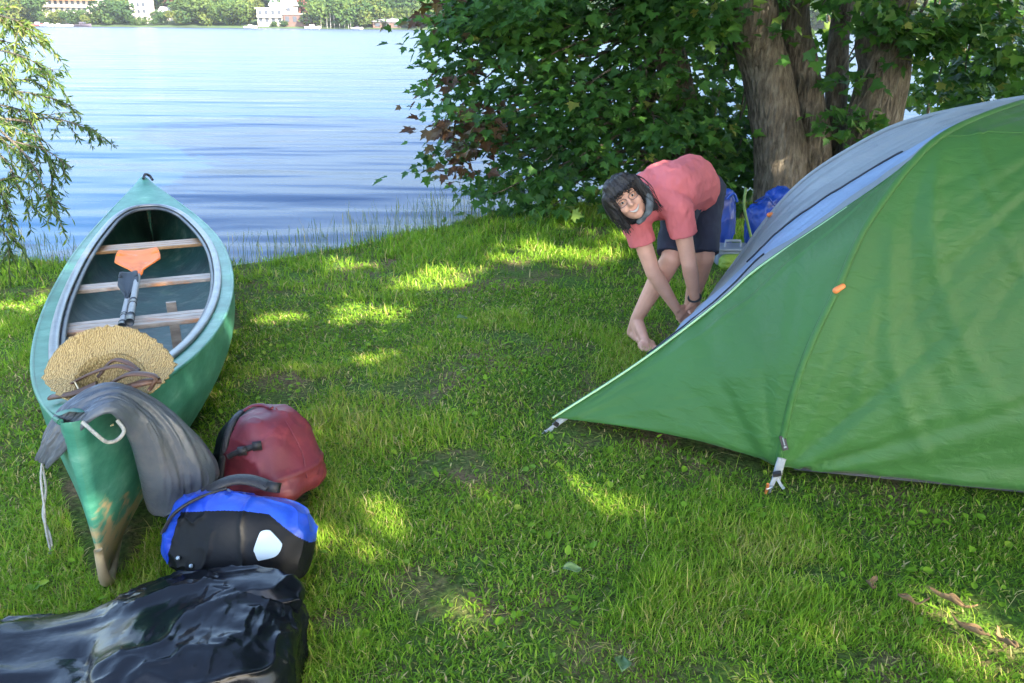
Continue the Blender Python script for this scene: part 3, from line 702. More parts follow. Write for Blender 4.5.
# grey sack thrown over the near deck
greyf = mat('grey_coated_cloth', (.065, .078, .095), .36, .25, 5, .25, 55, spec=.5, stain=(.12, .12, .12), ssc=4, sth=(.5, .7))
OUT = [(41, 456, 2.03), (50, 426, 2.05), (73, 398, 2.09), (110, 383, 2.14), (150, 395, 2.21), (190, 426, 2.25), (210, 450, 2.28), (219, 470, 2.29), (208, 490, 2.26)]
INN = [(46, 466, 1.99), (66, 446, 1.985), (88, 419, 1.99), (113, 411, 2.02), (131, 440, 2.08), (141, 480, 2.13), (148, 508, 2.18), (166, 515, 2.20)]
ni, nj = 110, 60
A_ = spline([PY(*q) for q in OUT], ni); B_ = spline([PY(*q) for q in INN], ni)
u_ = np.linspace(0, 1, ni)[:, None]; k_ = np.linspace(0, 1, nj)[None]
P = A_[:, None] * (1 - k_[..., None]) + B_[:, None] * k_[..., None]
T = np.gradient(P, axis=0); D_ = (B_ - A_)[:, None] + 0 * P; N_ = np.cross(T, D_); N_ /= np.linalg.norm(N_, axis=-1)[..., None]
N_ = N_ * np.sign((N_ * (CC - P)).sum(-1).mean())
endr = np.clip((1 - u_) / .09, 0, 1) ** .5 * np.clip(u_ / .05 + .35, 0, 1)
bulge = np.interp(u_, [0, .3, .5, .72, .9, 1], [.006, .012, .026, .075, .085, .06]) * (4 * k_ * (1 - k_)) ** .6 * endr
q = np.stack([k_ * 3.0 + .7 * np.sin(u_ * 3), u_ * 2.0 + 0 * k_, 0 * u_ * k_], -1)
wr = .008 * (crease(q * np.array([1.3, 1.1, 1]), 41, .2) - .3) + .016 * fbm(q * np.array([1.5, 1.3, 1]), 45, 3) + .006 * crease(q * np.array([3.5, 3, 1]), 47, .15)
front_ = P + N_ * (bulge + wr * (4 * k_ * (1 - k_)) ** .35)[..., None]
# the outer edges curl down over what carries them
front_[..., 2] -= (.012 * (2 * k_ - 1) ** 6)
back_ = P - N_ * (.012 + .5 * bulge)[..., None]
mb = MB(); mb.grid(front_); mb.grid(back_, flip=True)
ed = np.concatenate([np.arange(nj), np.arange(1, ni) * nj + nj - 1, (ni - 1) * nj + np.arange(nj - 2, -1, -1), np.arange(ni - 2, 0, -1) * nj]); en = np.roll(ed, -1); o_ = ni * nj
mb.q.append(np.stack([ed, en, en + o_, ed + o_], -1))
sack = empty('grey_sack', P[60, 30], 'slack grey waterproof sack thrown over the near end of the canoe', 'sack')
mb.obj('sack_body', greyf, sack)
mb = MB(); mb.tube(front_[ni - 4, 3:-3] + N_[ni - 4, 3:-3] * .003, .005, 6); mb.obj('hem', blackm, sack)
mb = MB(); mb.box(PY(195, 488, 2.22), (.05, .02, .02)); mb.obj('buckle', blackm, sack)

# ================================================================ DRY BAGS
def superell(c, r, ex, M, nu=120, nv=80, disp=None):
    th = np.linspace(0, 2 * np.pi, nu, endpoint=False); ph = np.linspace(-np.pi / 2, np.pi / 2, nv)
    f = lambda x, e: np.sign(x) * np.abs(x) ** e
    TH, PH = np.meshgrid(th, ph, indexing='ij')
    P = np.stack([r[0] * f(np.cos(PH), ex[1]) * f(np.cos(TH), ex[0]), r[1] * f(np.cos(PH), ex[1]) * f(np.sin(TH), ex[0]), r[2] * f(np.sin(PH), ex[1])], -1)
    return P
def bagmesh(P, M, c, disp, cu=True):
    tmp = MB(); tmp.grid(P, cu=True); me = tmp.mesh('t'); n_ = getno(me).reshape(P.shape); bpy.data.meshes.remove(me)
    s = np.sign((n_ * P).sum(-1).mean()); n_ = n_ * s
    Pd = P + n_ * disp[..., None]
    return Pd @ np.asarray(M).T + c, n_ @ np.asarray(M).T
def split_grid(W, sel_fn, P, names, mats, parent):
    nu, nv = P.shape[:2]; I = np.arange(nu * nv).reshape(nu, nv); I = np.vstack([I, I[:1]])
    Q = np.stack([I[:-1, :-1], I[1:, :-1], I[1:, 1:], I[:-1, 1:]], -1).reshape(-1, 4)
    ctr = P.reshape(-1, 3)[Q].mean(1); k = sel_fn(ctr); out = []
    for i, nm in enumerate(names):
        F = Q[k == i]
        if not len(F): out.append(None); continue
        used, inv = np.unique(F, return_inverse=True)
        out.append(link(nm, mesh_np(nm, W.reshape(-1, 3)[used], inv.reshape(-1, 4)), mats[i], parent))
    return out
def rotm(yaw, pitch=0, roll=0):
    return np.array((Matrix.Rotation(math.radians(yaw), 3, 'Z') @ Matrix.Rotation(math.radians(pitch), 3, 'X') @ Matrix.Rotation(math.radians(roll), 3, 'Y')))

# red bag
redm = mat('red_tarpaulin', (.125, .017, .027), .55, .15, 6, .12, 60, spec=.5, stain=(.32, .05, .055), ssc=5, sth=(.5, .75))
blk = mat('black_tarpaulin', (.005, .006, .008), .5, .25, 8, .12, 60, spec=.18)
RC = PY(264, 456, 2.52); RM = rotm(-24, -8, -14)
P = superell(None, (.18, .15, .155), (.8, .6), None)
tap = 1 + .30 * (P[..., 2:3] / .17) * np.array([-1, -.7, 0]); P = P * tap
disp = .018 * fbm(P * 7, 61, 2) + .013 * crease(P * np.array([5, 5, 9]), 64, .14) + .004 * crease(P * np.array([13, 13, 18]), 66, .18) - .018 * np.exp(-((P[..., 2] + .03 + .25 * (P[..., 0])) / .03) ** 2) * (P[..., 0] > -.05) * .5

Wd, _ = bagmesh(P, RM, RC, disp)
red = empty('dry_bag', (RC[0], RC[1], 0), 'dark red dry bag with black base leaning beside the canoe', 'bag')
split_grid(Wd, lambda c: np.where((c[:, 0] < -.075 + .02 * np.sin(c[:, 2] * 20) + .3 * np.clip(c[:, 2], 0, 1)) | (c[:, 2] < -.165), 1, 0), P, ('bag_body', 'base_panel'), (redm, blk), red)
def surf(Wd, u, v, off=.006):
    U, V = proj(Wd); k = np.argsort((U.ravel() - u) ** 2 + (V.ravel() - v) ** 2)[:14]; dd = ((Wd.reshape(-1, 3)[k] - CC) @ FW).min(); d = ray(u, v); return CC + d * dd - unit(d) * off
mb = MB(); mb.tube(spline([surf(Wd, u, v) for u, v in ((228, 457), (236, 453), (246, 449), (257, 446))], 16), .010, 8, True, (1, .45), up=-FW); mb.obj('buckle_strap', blackm, red)
for u, v in ((242, 451), (257, 446)):
    mb = MB(); mb.box(surf(Wd, u, v, .014), (.030, .018, .026), rotm(20)); mb.obj('buckle', blackm, red)
mb = MB(); mb.tube(spline([surf(Wd, u, v, .004) for u, v in ((242, 411), (233, 421), (226, 440), (222, 462), (219, 486))], 24), .013, 8, True, (1, .5)); mb.obj('side_strap', blackm, red)
mb = MB(); mb.tube(spline([surf(Wd, u, v, .001) for u, v in ((276, 408), (290, 428), (302, 452), (307, 478))], 24), .0022, 6); mb.obj('seam', redm, red)
mb = MB(); mb.tube(spline([surf(Wd, u, v, .004) for u, v in ((243, 411), (252, 406), (262, 405), (272, 408))], 16), .008, 10, True, (1, .6)); mb.obj('rolled_top', redm, red)

# blue and black pannier
bluem = mat('blue_tarpaulin', (.012, .05, .40), .3, .2, 6, .12, 60, spec=.5, stain=(.03, .12, .62), ssc=5, sth=(.5, .72))
PC = PY(240, 537, 2.06); PM = rotm(-6, -32, 5)
P = superell(None, (.225, .13, .135), (.7, .6), None, 420, 220)
disp = .010 * fbm(P * 6, 71, 2) + .008 * crease(P * np.array([8, 8, 9]), 72, .12) + .006 * crease(P * np.array([18, 8, 14]), 73, .14) * (P[..., 0] < -.02)
disp -= .02 * np.clip(-(P[..., 0] + .1) * 6, 0, 1) * np.clip(P[..., 2] * 6 + .3, 0, 1)
Wd, Nd = bagmesh(P, PM, PC, disp)
pan = empty('pannier_bag', (PC[0], PC[1], 0), 'blue and black roll top pannier bag with a white reflective patch', 'bag')
def psel(c):
    top = c[:, 2] > .07 + .02 * np.sin(c[:, 0] * 9 + .6) - np.clip(c[:, 0] - .12, 0, 1) * .55
    left = c[:, 0] < -.155 + .1 * (c[:, 2]) ; 
    return np.where(top | left, 1, 0)
split_grid(Wd, psel, P, ('front_panel', 'blue_body'), (blk, bluem), pan)
# reflective patch: rounded, slanted pentagon hugging the front panel
logo = mat('reflective_patch', (.36, .45, .52), .35, .05, 8)
pent = [(255, 553), (254, 549), (259, 535), (262, 531), (268, 530), (272, 532), (281, 542), (282, 546), (279, 553), (274, 557), (262, 560), (258, 560)]
fr_i = np.where((P[..., 1] < 0))
FW_ = Wd[fr_i]; FU, FV = proj(FW_)
def front(u, v, off=.004):
    k = np.argsort((FU - u) ** 2 + (FV - v) ** 2)[:3]; dd = ((FW_[k] - CC) @ FW).min(); d = ray(u, v); return CC + d * dd - unit(d) * off
pts = np.array(spline([front(*q) for q in pent + pent[:1]], 49)[:-1]); c0 = pts.mean(0); nrm_ = -unit(np.linalg.svd(pts - c0)[2][2]); nrm_ = nrm_ if nrm_ @ FW < 0 else -nrm_
pl = pts - ((pts - c0) @ nrm_)[:, None] * nrm_ + nrm_ * .005
mb = MB(); n_ = len(pl); mb.add(np.vstack([pl, pl - nrm_ * .012, [c0 + nrm_ * .006]]), [[i, (i + 1) % n_, n_ + (i + 1) % n_, n_ + i] for i in range(n_)], [[2 * n_, (i + 1) % n_, i] for i in range(n_)])
mb.obj('logo_patch', logo, pan, False)
# rolled closure and handle on top
mb = MB(); a = spline([PM @ np.array(q) + PC for q in [(-.13, -.06, .105), (-.06, -.05, .158), (.0, -.035, .175), (.07, -.03, .165), (.075, -.03, .155)]], 30)
mb.tube(a, .016, 10, True, (1.6, .7)); mb.obj('handle', blackm, pan)
mb = MB(); mb.tube(spline([PM @ np.array(q) + PC for q in [(-.2, -.09, -.01), (-.16, -.125, .05), (-.11, -.11, .1), (-.05, -.06, .14)]], 20), .010, 8, True, (1.5, .5)); mb.obj('strap', blackm, pan)
mb = MB(); mb.box(PM @ np.array([.085, -.03, .165]) + PC, (.035, .03, .03), PM); mb.obj('buckle', blackm, pan)
for q in ((178, 558), (191, 566)):
    mb = MB(); mb.ell(surf(Wd, *q), (.006, .006, .006)); mb.obj('rivet', logo, pan)

# big black sack in front
bbm = mat('black_plastic_sheet', (.004, .005, .008), .2, .3, 5, .16, 30, spec=.3)
BC = PY(60, 690, 1.57); BM = rotm(6, 0, -5)
P = superell(None, (.145, .235, .62), (.62, .55), None, 200, 200)[..., [2, 1, 0]]
P[..., 2] += .035 * np.exp(-((P[..., 0] - .35) / .28) ** 2) * (P[..., 2] > 0) - .03 * np.exp(-((P[..., 0] - .02) / .12) ** 2) * (P[..., 2] > 0)
P[..., 1] *= 1 + .12 * np.sin(P[..., 0] * 5)
q = P + .05 * np.stack([fbm(P * 4, 85), fbm(P * 4, 86), fbm(P * 4, 87)], -1)
disp = .024 * fbm(P * np.array([3.2, 5, 4]), 88, 2) + .012 * crease(q * np.array([4, 6, 6]), 81, .10) + .007 * crease(q * np.array([9, 14, 9]), 83, .10) * (vnoise(P * 4, 89) > -.1) + .004 * crease(q * np.array([22, 12, 16]), 84, .12)
disp -= .03 * np.exp(-((P[..., 0] - .08 + P[..., 1] * .5) / .022) ** 2) * (P[..., 1] < 0)
Wd, Nd = bagmesh(P, BM, BC, disp)
bb = empty('black_sack', (BC[0], BC[1], 0), 'large crumpled black plastic sack lying in front of the canoe', 'sack')
mb = MB(); mb.grid(Wd, cu=True); mb.obj('sack_body', bbm, bb)
# rolled closure along its far side
P = superell(None, (.245, .075, .06), (.6, .8), None, 140, 70)
P[..., 2] += .02 * np.sin(P[..., 0] * 9)
disp = .012 * crease(P * np.array([4, 16, 16]), 91, .12) + .007 * crease(P * np.array([14, 9, 9]), 93, .12)
Wd, Nd = bagmesh(P, rotm(-4, -10, 0), PY(215, 598, 1.77), disp); mb = MB(); mb.grid(Wd, cu=True); mb.obj('rolled_top', bbm, bb)
print('RC', RC, 'PC', PC, 'BC', BC)
# ================================================================ TENT
F1 = PZ(777, 478); F2 = PZ(698, 330); FS = PZ(553, 427); _e = unit(PZ(1024, 503) - F1)
F3 = F1 + 2.25 * _e; F4 = F2 + 2.25 * _e
APX = (F1 + F2 + F3 + F4) / 4; APX[2] = 1.365
NF = ([0, -.004, .006, .03, .08, .132, .171, .216, .287, .361, .461, .607, .795, 1], [.05, .08, .267, .443, .607, .744, .882, .98, 1.085, 1.18, 1.256, 1.304, 1.349, 1.365])
FF = ([0, .026, .144, .224, .34, .506, .642, .906, 1], [.04, .177, .486, .698, .927, 1.122, 1.235, 1.347, 1.365])
RF = ([0, .183, .35, .411, .536, .656, .729, .79, 1], [.045, .291, .562, .683, .862, 1.032, 1.155, 1.235, 1.365])
def arch(foot, fz, n=101):
    f, z = np.array(fz[0]), np.array(fz[1])
    P = foot[None] * (1 - f)[:, None] + APX[None] * f[:, None]; P[:, 2] = z
    P = spline(P, 200)
    for _ in range(60): P[1:-1] = .25 * P[:-2] + .5 * P[1:-1] + .25 * P[2:]
    d = np.concatenate([[0], np.cumsum(np.linalg.norm(np.diff(P, axis=0), axis=1))]); t = np.linspace(0, d[-1], n)
    return np.stack([np.interp(t, d, P[:, k]) for k in range(3)], -1)
AN, AF, AR = arch(F1, NF), arch(F2, FF), arch(FS, RF)
A3, A4 = arch(F3, NF), arch(F4, FF)
A3[:, 2] -= .05 * np.exp(-(A3[:, 2] - .05) / .15)
tent = empty('dome_tent', (F1 + F4) / 2 * np.array([1, 1, 0]), 'green and grey dome tent with its vestibule pegged out, door zips on its grey side', 'tent')
def tentmat(name, col, hi, trans, rough=.5):
    m, nt, b = newmat(name)
    tc = nd(nt, 'ShaderNodeTexCoord'); n = nd(nt, 'ShaderNodeTexNoise'); n.inputs['Scale'].default_value = 2.5; n.inputs['Detail'].default_value = 5; L(nt, tc, 'Object', n, 'Vector')
    r = ramp(nt, [(.3, [c * .92 for c in col]), (.7, [c * 1.08 for c in col])]); L(nt, n, 0, r, 0); L(nt, r, 0, b, 'Base Color')
    b.inputs['Roughness'].default_value = rough; b.inputs['Specular IOR Level'].default_value = .4; b.inputs['Sheen Weight'].default_value = .08
    n2 = nd(nt, 'ShaderNodeTexNoise'); n2.inputs['Scale'].default_value = 14; n2.inputs['Detail'].default_value = 5; n2.inputs['Distortion'].default_value = .6
    mp = nd(nt, 'ShaderNodeMapping'); mp.inputs['Scale'].default_value = (1, 1, 2.2); mp.inputs['Rotation'].default_value = (.3, .5, .4); L(nt, tc, 'Object', mp, 0); L(nt, mp, 0, n2, 'Vector')
    wv = nd(nt, 'ShaderNodeTexNoise'); wv.inputs['Scale'].default_value = 900; L(nt, tc, 'Object', wv, 'Vector')
    ad = nd(nt, 'ShaderNodeMath', operation='MULTIPLY_ADD'); ad.inputs[1].default_value = .06; L(nt, wv, 0, ad, 0); L(nt, n2, 0, ad, 2)
    bp = nd(nt, 'ShaderNodeBump'); bp.inputs['Strength'].default_value = .55; bp.inputs['Distance'].default_value = .012; L(nt, ad, 0, bp, 'Height'); L(nt, bp, 0, b, 'Normal')
    t = nd(nt, 'ShaderNodeBsdfTranslucent'); t.inputs[0].default_value = c4(hi); ms = nd(nt, 'ShaderNodeMixShader'); ms.inputs[0].default_value = trans
    L(nt, b, 0, ms, 1); L(nt, t, 0, ms, 2); L(nt, ms, 0, nt.nodes['Material Output'], 0); return m
TG = tentmat('green_ripstop', (.055, .175, .04), (.08, .30, .05), .25)
TY = tentmat('grey_ripstop', (.29, .33, .37), (.33, .36, .39), .2, .42)
TB = tentmat('sky_tinted_ripstop', (.30, .42, .62), (.3, .4, .6), .25, .38)  # grey fabric with the sky's reflection painted in as paler blue
def panel(A, B, sag, out, seed, corners=(), nv=70, creases=(), hem=0.):
    k = np.linspace(0, 1, nv)[None, :, None]; P = A[:, None] * (1 - k) + B[:, None] * k
    du = np.gradient(P, axis=0); dv = np.gradient(P, axis=1); N = np.cross(du, dv); N /= np.linalg.norm(N, axis=-1)[..., None] + 1e-9
    out = np.asarray(out, float); sg = np.sign((N * (P - out)).sum(-1).mean()); N = N * sg
    kk = k[..., 0]; uu = np.linspace(0, 1, len(A))[:, None]
    wdt = np.linalg.norm(A - B, axis=1)[:, None]
    d = -sag * 4 * kk * (1 - kk) * np.minimum(1, wdt / .5)
    mask = np.clip(np.minimum(kk, 1 - kk) * 12, 0, 1) * np.clip((1 - uu) * 8, 0, 1)
    for c, amp, fa, fr in corners:
        q = P - np.asarray(c); r = np.linalg.norm(q, axis=-1)
        a1 = np.arctan2(((q) * unit(A[0] - B[0] + 1e-6)).sum(-1), q[..., 2])
        d = d + amp * mask * fbm(np.stack([a1 * fa, r * fr, 0 * r + seed], -1), seed, 3) * np.exp(-r / .9)
    d = d + .004 * mask * fbm(P * 6, seed + 5, 3)
    for (u0, k0), (u1, k1), amp, w_ in creases:
        e = np.array([u1 - u0, k1 - k0]); le = np.hypot(*e); e = e / le
        s = (uu - u0) * e[0] + (kk - k0) * e[1]; t = -(uu - u0) * e[1] + (kk - k0) * e[0]
        t = t + .012 * np.sin(s * 9 + seed)
        d = d + amp * np.exp(-(t / w_) ** 2) * np.clip(np.minimum(s, le - s) / (.2 * le), 0, 1)
    P = P + N * (d * 1.15)[..., None]
    if hem:
        P[..., 2] += (hem * 4 * kk * (1 - kk) * np.exp(-uu * 10))
    return P, N
CTR = (F1 + F4) / 2 + np.array([0, 0, .3])
def pobj(name, P, m, thick=.003):
    mb = MB(); mb.grid(P); o = mb.obj(name, m, tent); s = o.modifiers.new('s', 'SOLIDIFY'); s.thickness = thick; return o
Pv, Nv = panel(AR, AN, .012, CTR, 101, [(F1, .012, 7, 1.2), (FS, .010, 9, 1)], 70, [((.15, .1), (.8, .75), .006, .02)], .03)
pobj('vestibule_panel', Pv, TG)
Pg, Ng = panel(AR, AF, .02, CTR, 111, [(F2, .02, 7, 1.4), (APX, .03, 8, 1.2)], 80)
pobj('grey_panel', Pg[:, 40:], TY); pobj('grey_inner_strip', Pg[:, :17], TY); pobj('sky_tinted_panel', Pg[:, 16:41], TB)  # middle band carries the painted sky reflection
Ps, Ns = panel(AN, A3, .0, CTR, 121, [(F1, .022, 9, 1.0), (APX, .02, 10, 1.1), (F3, .02, 8, 1)], 150,
               [((.62, .02), (.12, .33), .012, .012), ((.48, .02), (.02, .24), .010, .010), ((.60, .10), (.2, .5), .008, .008), ((.56, .02), (.08, .28), -.008, .012), ((.70, .04), (.5, .26), .007, .01), ((.35, .05), (.1, .12), .006, .01), ((.62, .25), (.3, .6), .010, .01), ((.66, .03), (.62, .9), .006, .006)], .02)
pobj('side_panel', Ps, TG)
Pe, _ = panel(A3, A4, -.02, CTR, 131, [], 30); pobj('end_panel', Pe, TG)
Pf, _ = panel(AF, A4, .02, CTR, 141, [], 40); pobj('far_panel', Pf, TY)
# pole sleeves / seams
def sleeve(name, curve, r, m): mb = MB(); mb.tube(curve, r, 10, True); return mb.obj(name, m, tent)
sleeve('pole_sleeve', AN, .013, TG); sleeve('pole_sleeve', AF, .012, TY); sleeve('pole_sleeve', A3, .012, TG); sleeve('pole_sleeve', A4, .012, TY)
sleeve('seam', AR + np.array([0, 0, .002]), .006, TG)
flatst = np.array([Pv[i, int(69 - 6 - 0 * i)] + Nv[i, 60] * .004 for i in range(4, 92)])
sm = np.array([Ps[66 + int(3 * math.sin(j / 149 * 3)), j] + Ns[66, j] * .003 for j in range(149)]); sleeve('seam', sm, .0035, TG)
pale = mat('pale_edge_tape', (.35, .55, .3), .5, .1)
sleeve('hem_tape', np.vstack([AR[:62] + np.array([-.004, -.012, .004])]), .0045, pale)
blk2 = mat('dark_zip', (.02, .025, .035), .5, .1)
sleeve('zip', np.array([Pg[i, 16 + int(0 * i)] + Ng[i, 16] * .004 for i in range(14, 44)]), .0035, blk2)
sleeve('zip', np.array([Pg[i, 40] + Ng[i, 40] * .004 for i in range(34, 72)]), .004, blk2)
# inner tent and groundsheet
sheet = mat('dark_groundsheet', (.05, .055, .06), .6, .2)
inn = [(F * .93 + (F1 + F4) / 2 * .07) for F in (F1, F2, F4, F3)]
mb = MB(); base = np.array(inn) * np.array([1, 1, 0]) + np.array([0, 0, .012]); n_ = 16
P = np.array([[base[i] * (1 - t) + base[(i + 1) % 4] * t for i in range(4) for t in np.linspace(0, 1, 12, endpoint=False)]])
rows = [P[0] + np.array([0, 0, h]) - (P[0] - P[0].mean(0)) * s for h, s in ((0, 0), (.06, .01), (.14, .05), (.45, .22), (.8, .48), (1.05, .75), (1.15, .98))]
mb.grid(np.array(rows), cv=True); mb.add(base, [[0, 1, 2, 3]]); mb.obj('inner_tent', sheet, tent)
# straps, pegs, toggles, tag
web = mat('grey_webbing', (.26, .29, .31), .6, .15, 30, .3, 150); orng = mat('orange_toggle', (.75, .22, .06), .45, .1); steel = mat('peg_metal', (.45, .46, .48), .3, .1, 10, metal=.9)
def strap(pts, w, nrm):
    mb = MB(); mb.tube(spline(pts, 14), w, 8, True, (1, .16), up=nrm); return mb.obj('peg_strap', web, tent)
b0 = F1 + np.array([0, 0, .06]); dn = unit([-.35, -.9, .1])
strap([PY(782, 458, 2.60), PY(779, 468, 2.59), PY(776, 480, 2.585)], .017, -FW); strap([PY(776, 476, 2.58), PY(771, 486, 2.57), PY(767, 494, 2.56)], .009, -FW); strap([PY(777, 478, 2.58), PY(781, 485, 2.57), PY(784, 489, 2.56)], .006, -FW)
mb = MB(); mb.box(PY(777, 474, 2.575), (.030, .012, .018), rotm(0, 20, -15)); mb.obj('buckle', blackm, tent, False)
mb = MB(); mb.tube([PY(768, 484, 2.55), PY(765, 497, 2.56)], .006, 8); mb.obj('peg_loop', orng, tent)
mb = MB(); mb.tube([PY(769, 488, 2.55), PY(766, 501, 2.58)], .005, 8); mb.tube([PY(766, 489, 2.55), PY(773, 487, 2.55)], .006, 8); mb.obj('peg', steel, tent)
strap([PY(566, 417, 3.05), PY(560, 421, 3.05), PY(554, 426, 3.05)], .013, -FW); strap([PY(555, 425, 3.04), PY(548, 430, 3.02), PY(542, 435, 3.0)], .006, -FW); strap([PY(554, 426, 3.04), PY(551, 431, 3.02), PY(549, 436, 3.0)], .005, -FW)
mb = MB(); mb.box(PY(556, 424, 3.035), (.022, .012, .016), rotm(0, 10, 35)); mb.obj('buckle', blackm, tent, False)
mb = MB(); mb.tube([PY(545, 431, 3.0), PY(543, 439, 3.02)], .005, 8); mb.obj('peg', steel, tent)
def toggle(p, d):
    mb = MB(); mb.cap(p - d * .014, p + d * .014, .012, .010, 10); return mb.obj('toggle', orng, tent)
i_ = np.argmin(np.hypot(*(np.array(proj(AN)) - np.array([[839], [287]])))); toggle(AN[i_] - FW * .016, unit(CR * .8 + CU * .5))
i_ = np.argmin(np.hypot(*(np.array(proj(AF)) - np.array([[775], [217]])))); toggle(AF[i_] - FW * .014, unit(CR * .95 + CU * .2))
i_ = np.argmin(np.hypot(*(np.array(proj(AN)) - np.array([[787], [441]])))); pt = AN[i_] - FW * .017
mb = MB(); Mt = np.stack([unit(CR * .95 + CU * .25), -FW, unit(CU * .95 - CR * .25)], 1); mb.box(pt, (.022, .004, .055), Mt); tg = mb.obj('tag', blackm, tent, False)
mb = MB(); mb.box(pt - FW * .0035 + Mt[:, 2] * .006, (.004, .003, .03), Mt); mb.box(pt - FW * .0035 - Mt[:, 2] * .016, (.010, .003, .006), Mt); mb.obj('tag_print', web, tg, False)

# ================================================================ PERSON
skin = mat('skin', (.62, .32, .22), .5, .10, 14, .06, 180, spec=.35)
shirtm = mat('coral_shirt', (.62, .155, .155), .85, .08, 8, .2, 260, spec=.15); shortm = mat('navy_shorts', (.035, .038, .06), .8, .15, 10, .25, 220, spec=.2)
hairm = mat('dark_hair', (.018, .014, .013), .5, .4, 30, .5, 60, spec=.5, stretch=(3, 3, 1)); scarfm = mat('grey_scarf', (.11, .12, .125), .85, .5, 30, .3, 100)
J = dict(hipR=PY(682, 199, 4.17), hipL=PY(704, 197, 4.30), kneeR=PY(672, 258, 3.98), kneeL=PY(704, 258, 4.12), ankR=PY(637, 318, 4.10), ankL=PY(690, 306, 4.26),
         chest=PY(664, 193, 3.98), neck=PY(649, 199, 3.90), shR=PY(634, 217, 3.90), shL=PY(678, 208, 3.84), elR=PY(653, 272, 3.88), elL=PY(689, 263, 3.86), wrR=PY(676, 308, 3.97), wrL=PY(695, 300, 3.98))
HD = PY(627, 199, 3.79)
person = None
pb = MB()
def lower(a, b_, k=.5): return J[a] * (1 - k) + J[b_] * k
for s_ in 'RL':
    hp, kn, an = J['hip' + s_], J['knee' + s_], J['ank' + s_]
    pb.cap(hp, kn, .085, .056); pb.cap(kn, kn * .62 + an * .38 + np.array([0, .015, 0]), .054, .056); pb.cap(kn * .62 + an * .38 + np.array([0, .015, 0]), an, .055, .034)
    pb.cap(J['sh' + s_], J['el' + s_], .050, .039); pb.cap(J['el' + s_], J['el' + s_] * .7 + J['wr' + s_] * .3, .040, .040); pb.cap(J['el' + s_] * .7 + J['wr' + s_] * .3, J['wr' + s_], .039, .026)
    # foot: heel, arch, ball, five toes
    fd = unit(np.array([.30, -.95, 0]) if s_ == 'R' else np.array([.1, -1, 0])); sd = np.array([fd[1], -fd[0], 0]) * (1 if s_ == 'R' else -1)  # sd: toward the big toe
    if s_ == 'R': sd = -sd
    sd = np.array([-fd[1], fd[0], 0]) if s_ == 'R' else np.array([fd[1], -fd[0], 0])
    g0 = np.array([an[0], an[1], gz(an[0], an[1]) + .012]); heel = g0 - fd * .045 + np.array([0, 0, .033]); ball = g0 + fd * .13 + np.array([0, 0, .026])
    pb.cap(an, heel, .034, .032); pb.cap(an - np.array([0, 0, .01]), ball + np.array([0, 0, .008]), .034, .024); pb.cap(heel, ball, .030, .026); pb.cap(an - np.array([0, 0, .005]), heel * .55 + ball * .45 + np.array([0, 0, .006]), .034, .032); pb.cap(ball - sd * .026, ball + sd * .026, .024, .026)
    for i, (o_, l_, r_) in enumerate(((.036, .052, .0135), (.013, .052, .0095), (-.006, .046, .009), (-.024, .038, .0085), (-.040, .028, .008))):
        a = ball + sd * o_ + fd * .012 - np.array([0, 0, .006]); pb.cap(a, a + fd * l_ - np.array([0, 0, .006]), r_ * 1.05, r_)
pelv = (J['hipR'] + J['hipL']) / 2 + np.array([0, .03, .03])
pb.cap(J['hipR'], J['hipL'], .10, .10); pb.cap(pelv, J['chest'], .11, .105); pb.cap(J['chest'], J['neck'], .10, .055); pb.cap(J['chest'] * .5 + J['neck'] * .5, J['shR'], .062, .052); pb.cap(J['chest'] * .5 + J['neck'] * .5, J['shL'], .062, .052)
# head frame
hu = unit(CU * .78 - CR * .62 - FW * .12); hf0 = unit(-FW * 1.0 - CR * .16 - CU * .12); hf = unit(hf0 - (hf0 @ hu) * hu); hxl = np.cross(hu, hf)  # hxl: the head's left
HM = np.stack([hxl, hu, hf], 1) * .93
def hp_(x, y, z): return HD + HM @ np.array([x, y, z])
pb.cap(J['neck'], hp_(0, -.04, -.02), .058, .052)
pb.ell(hp_(0, .03, -.012), (.076, .088, .095), HM); pb.ell(hp_(0, -.035, .022), (.062, .080, .068), HM); pb.ell(hp_(0, -.088, .052), (.032, .026, .030), HM)
pb.ell(hp_(0, .025, .068), (.055, .030, .018), HM)   # brow
for sg in (-1, 1):
    pb.ell(hp_(sg * .036, -.03, .062), (.026, .026, .024), HM); pb.ell(hp_(sg * .078, -.015, -.01), (.010, .03, .018), HM)
pb.cap(hp_(0, .012, .085), hp_(0, -.026, .104), .009, .0135); pb.ell(hp_(-.012, -.03, .094), (.009, .007, .009), HM); pb.ell(hp_(.012, -.03, .094), (.009, .007, .009), HM)
pb.ell(hp_(0, -.058, .074), (.028, .012, .016), HM)
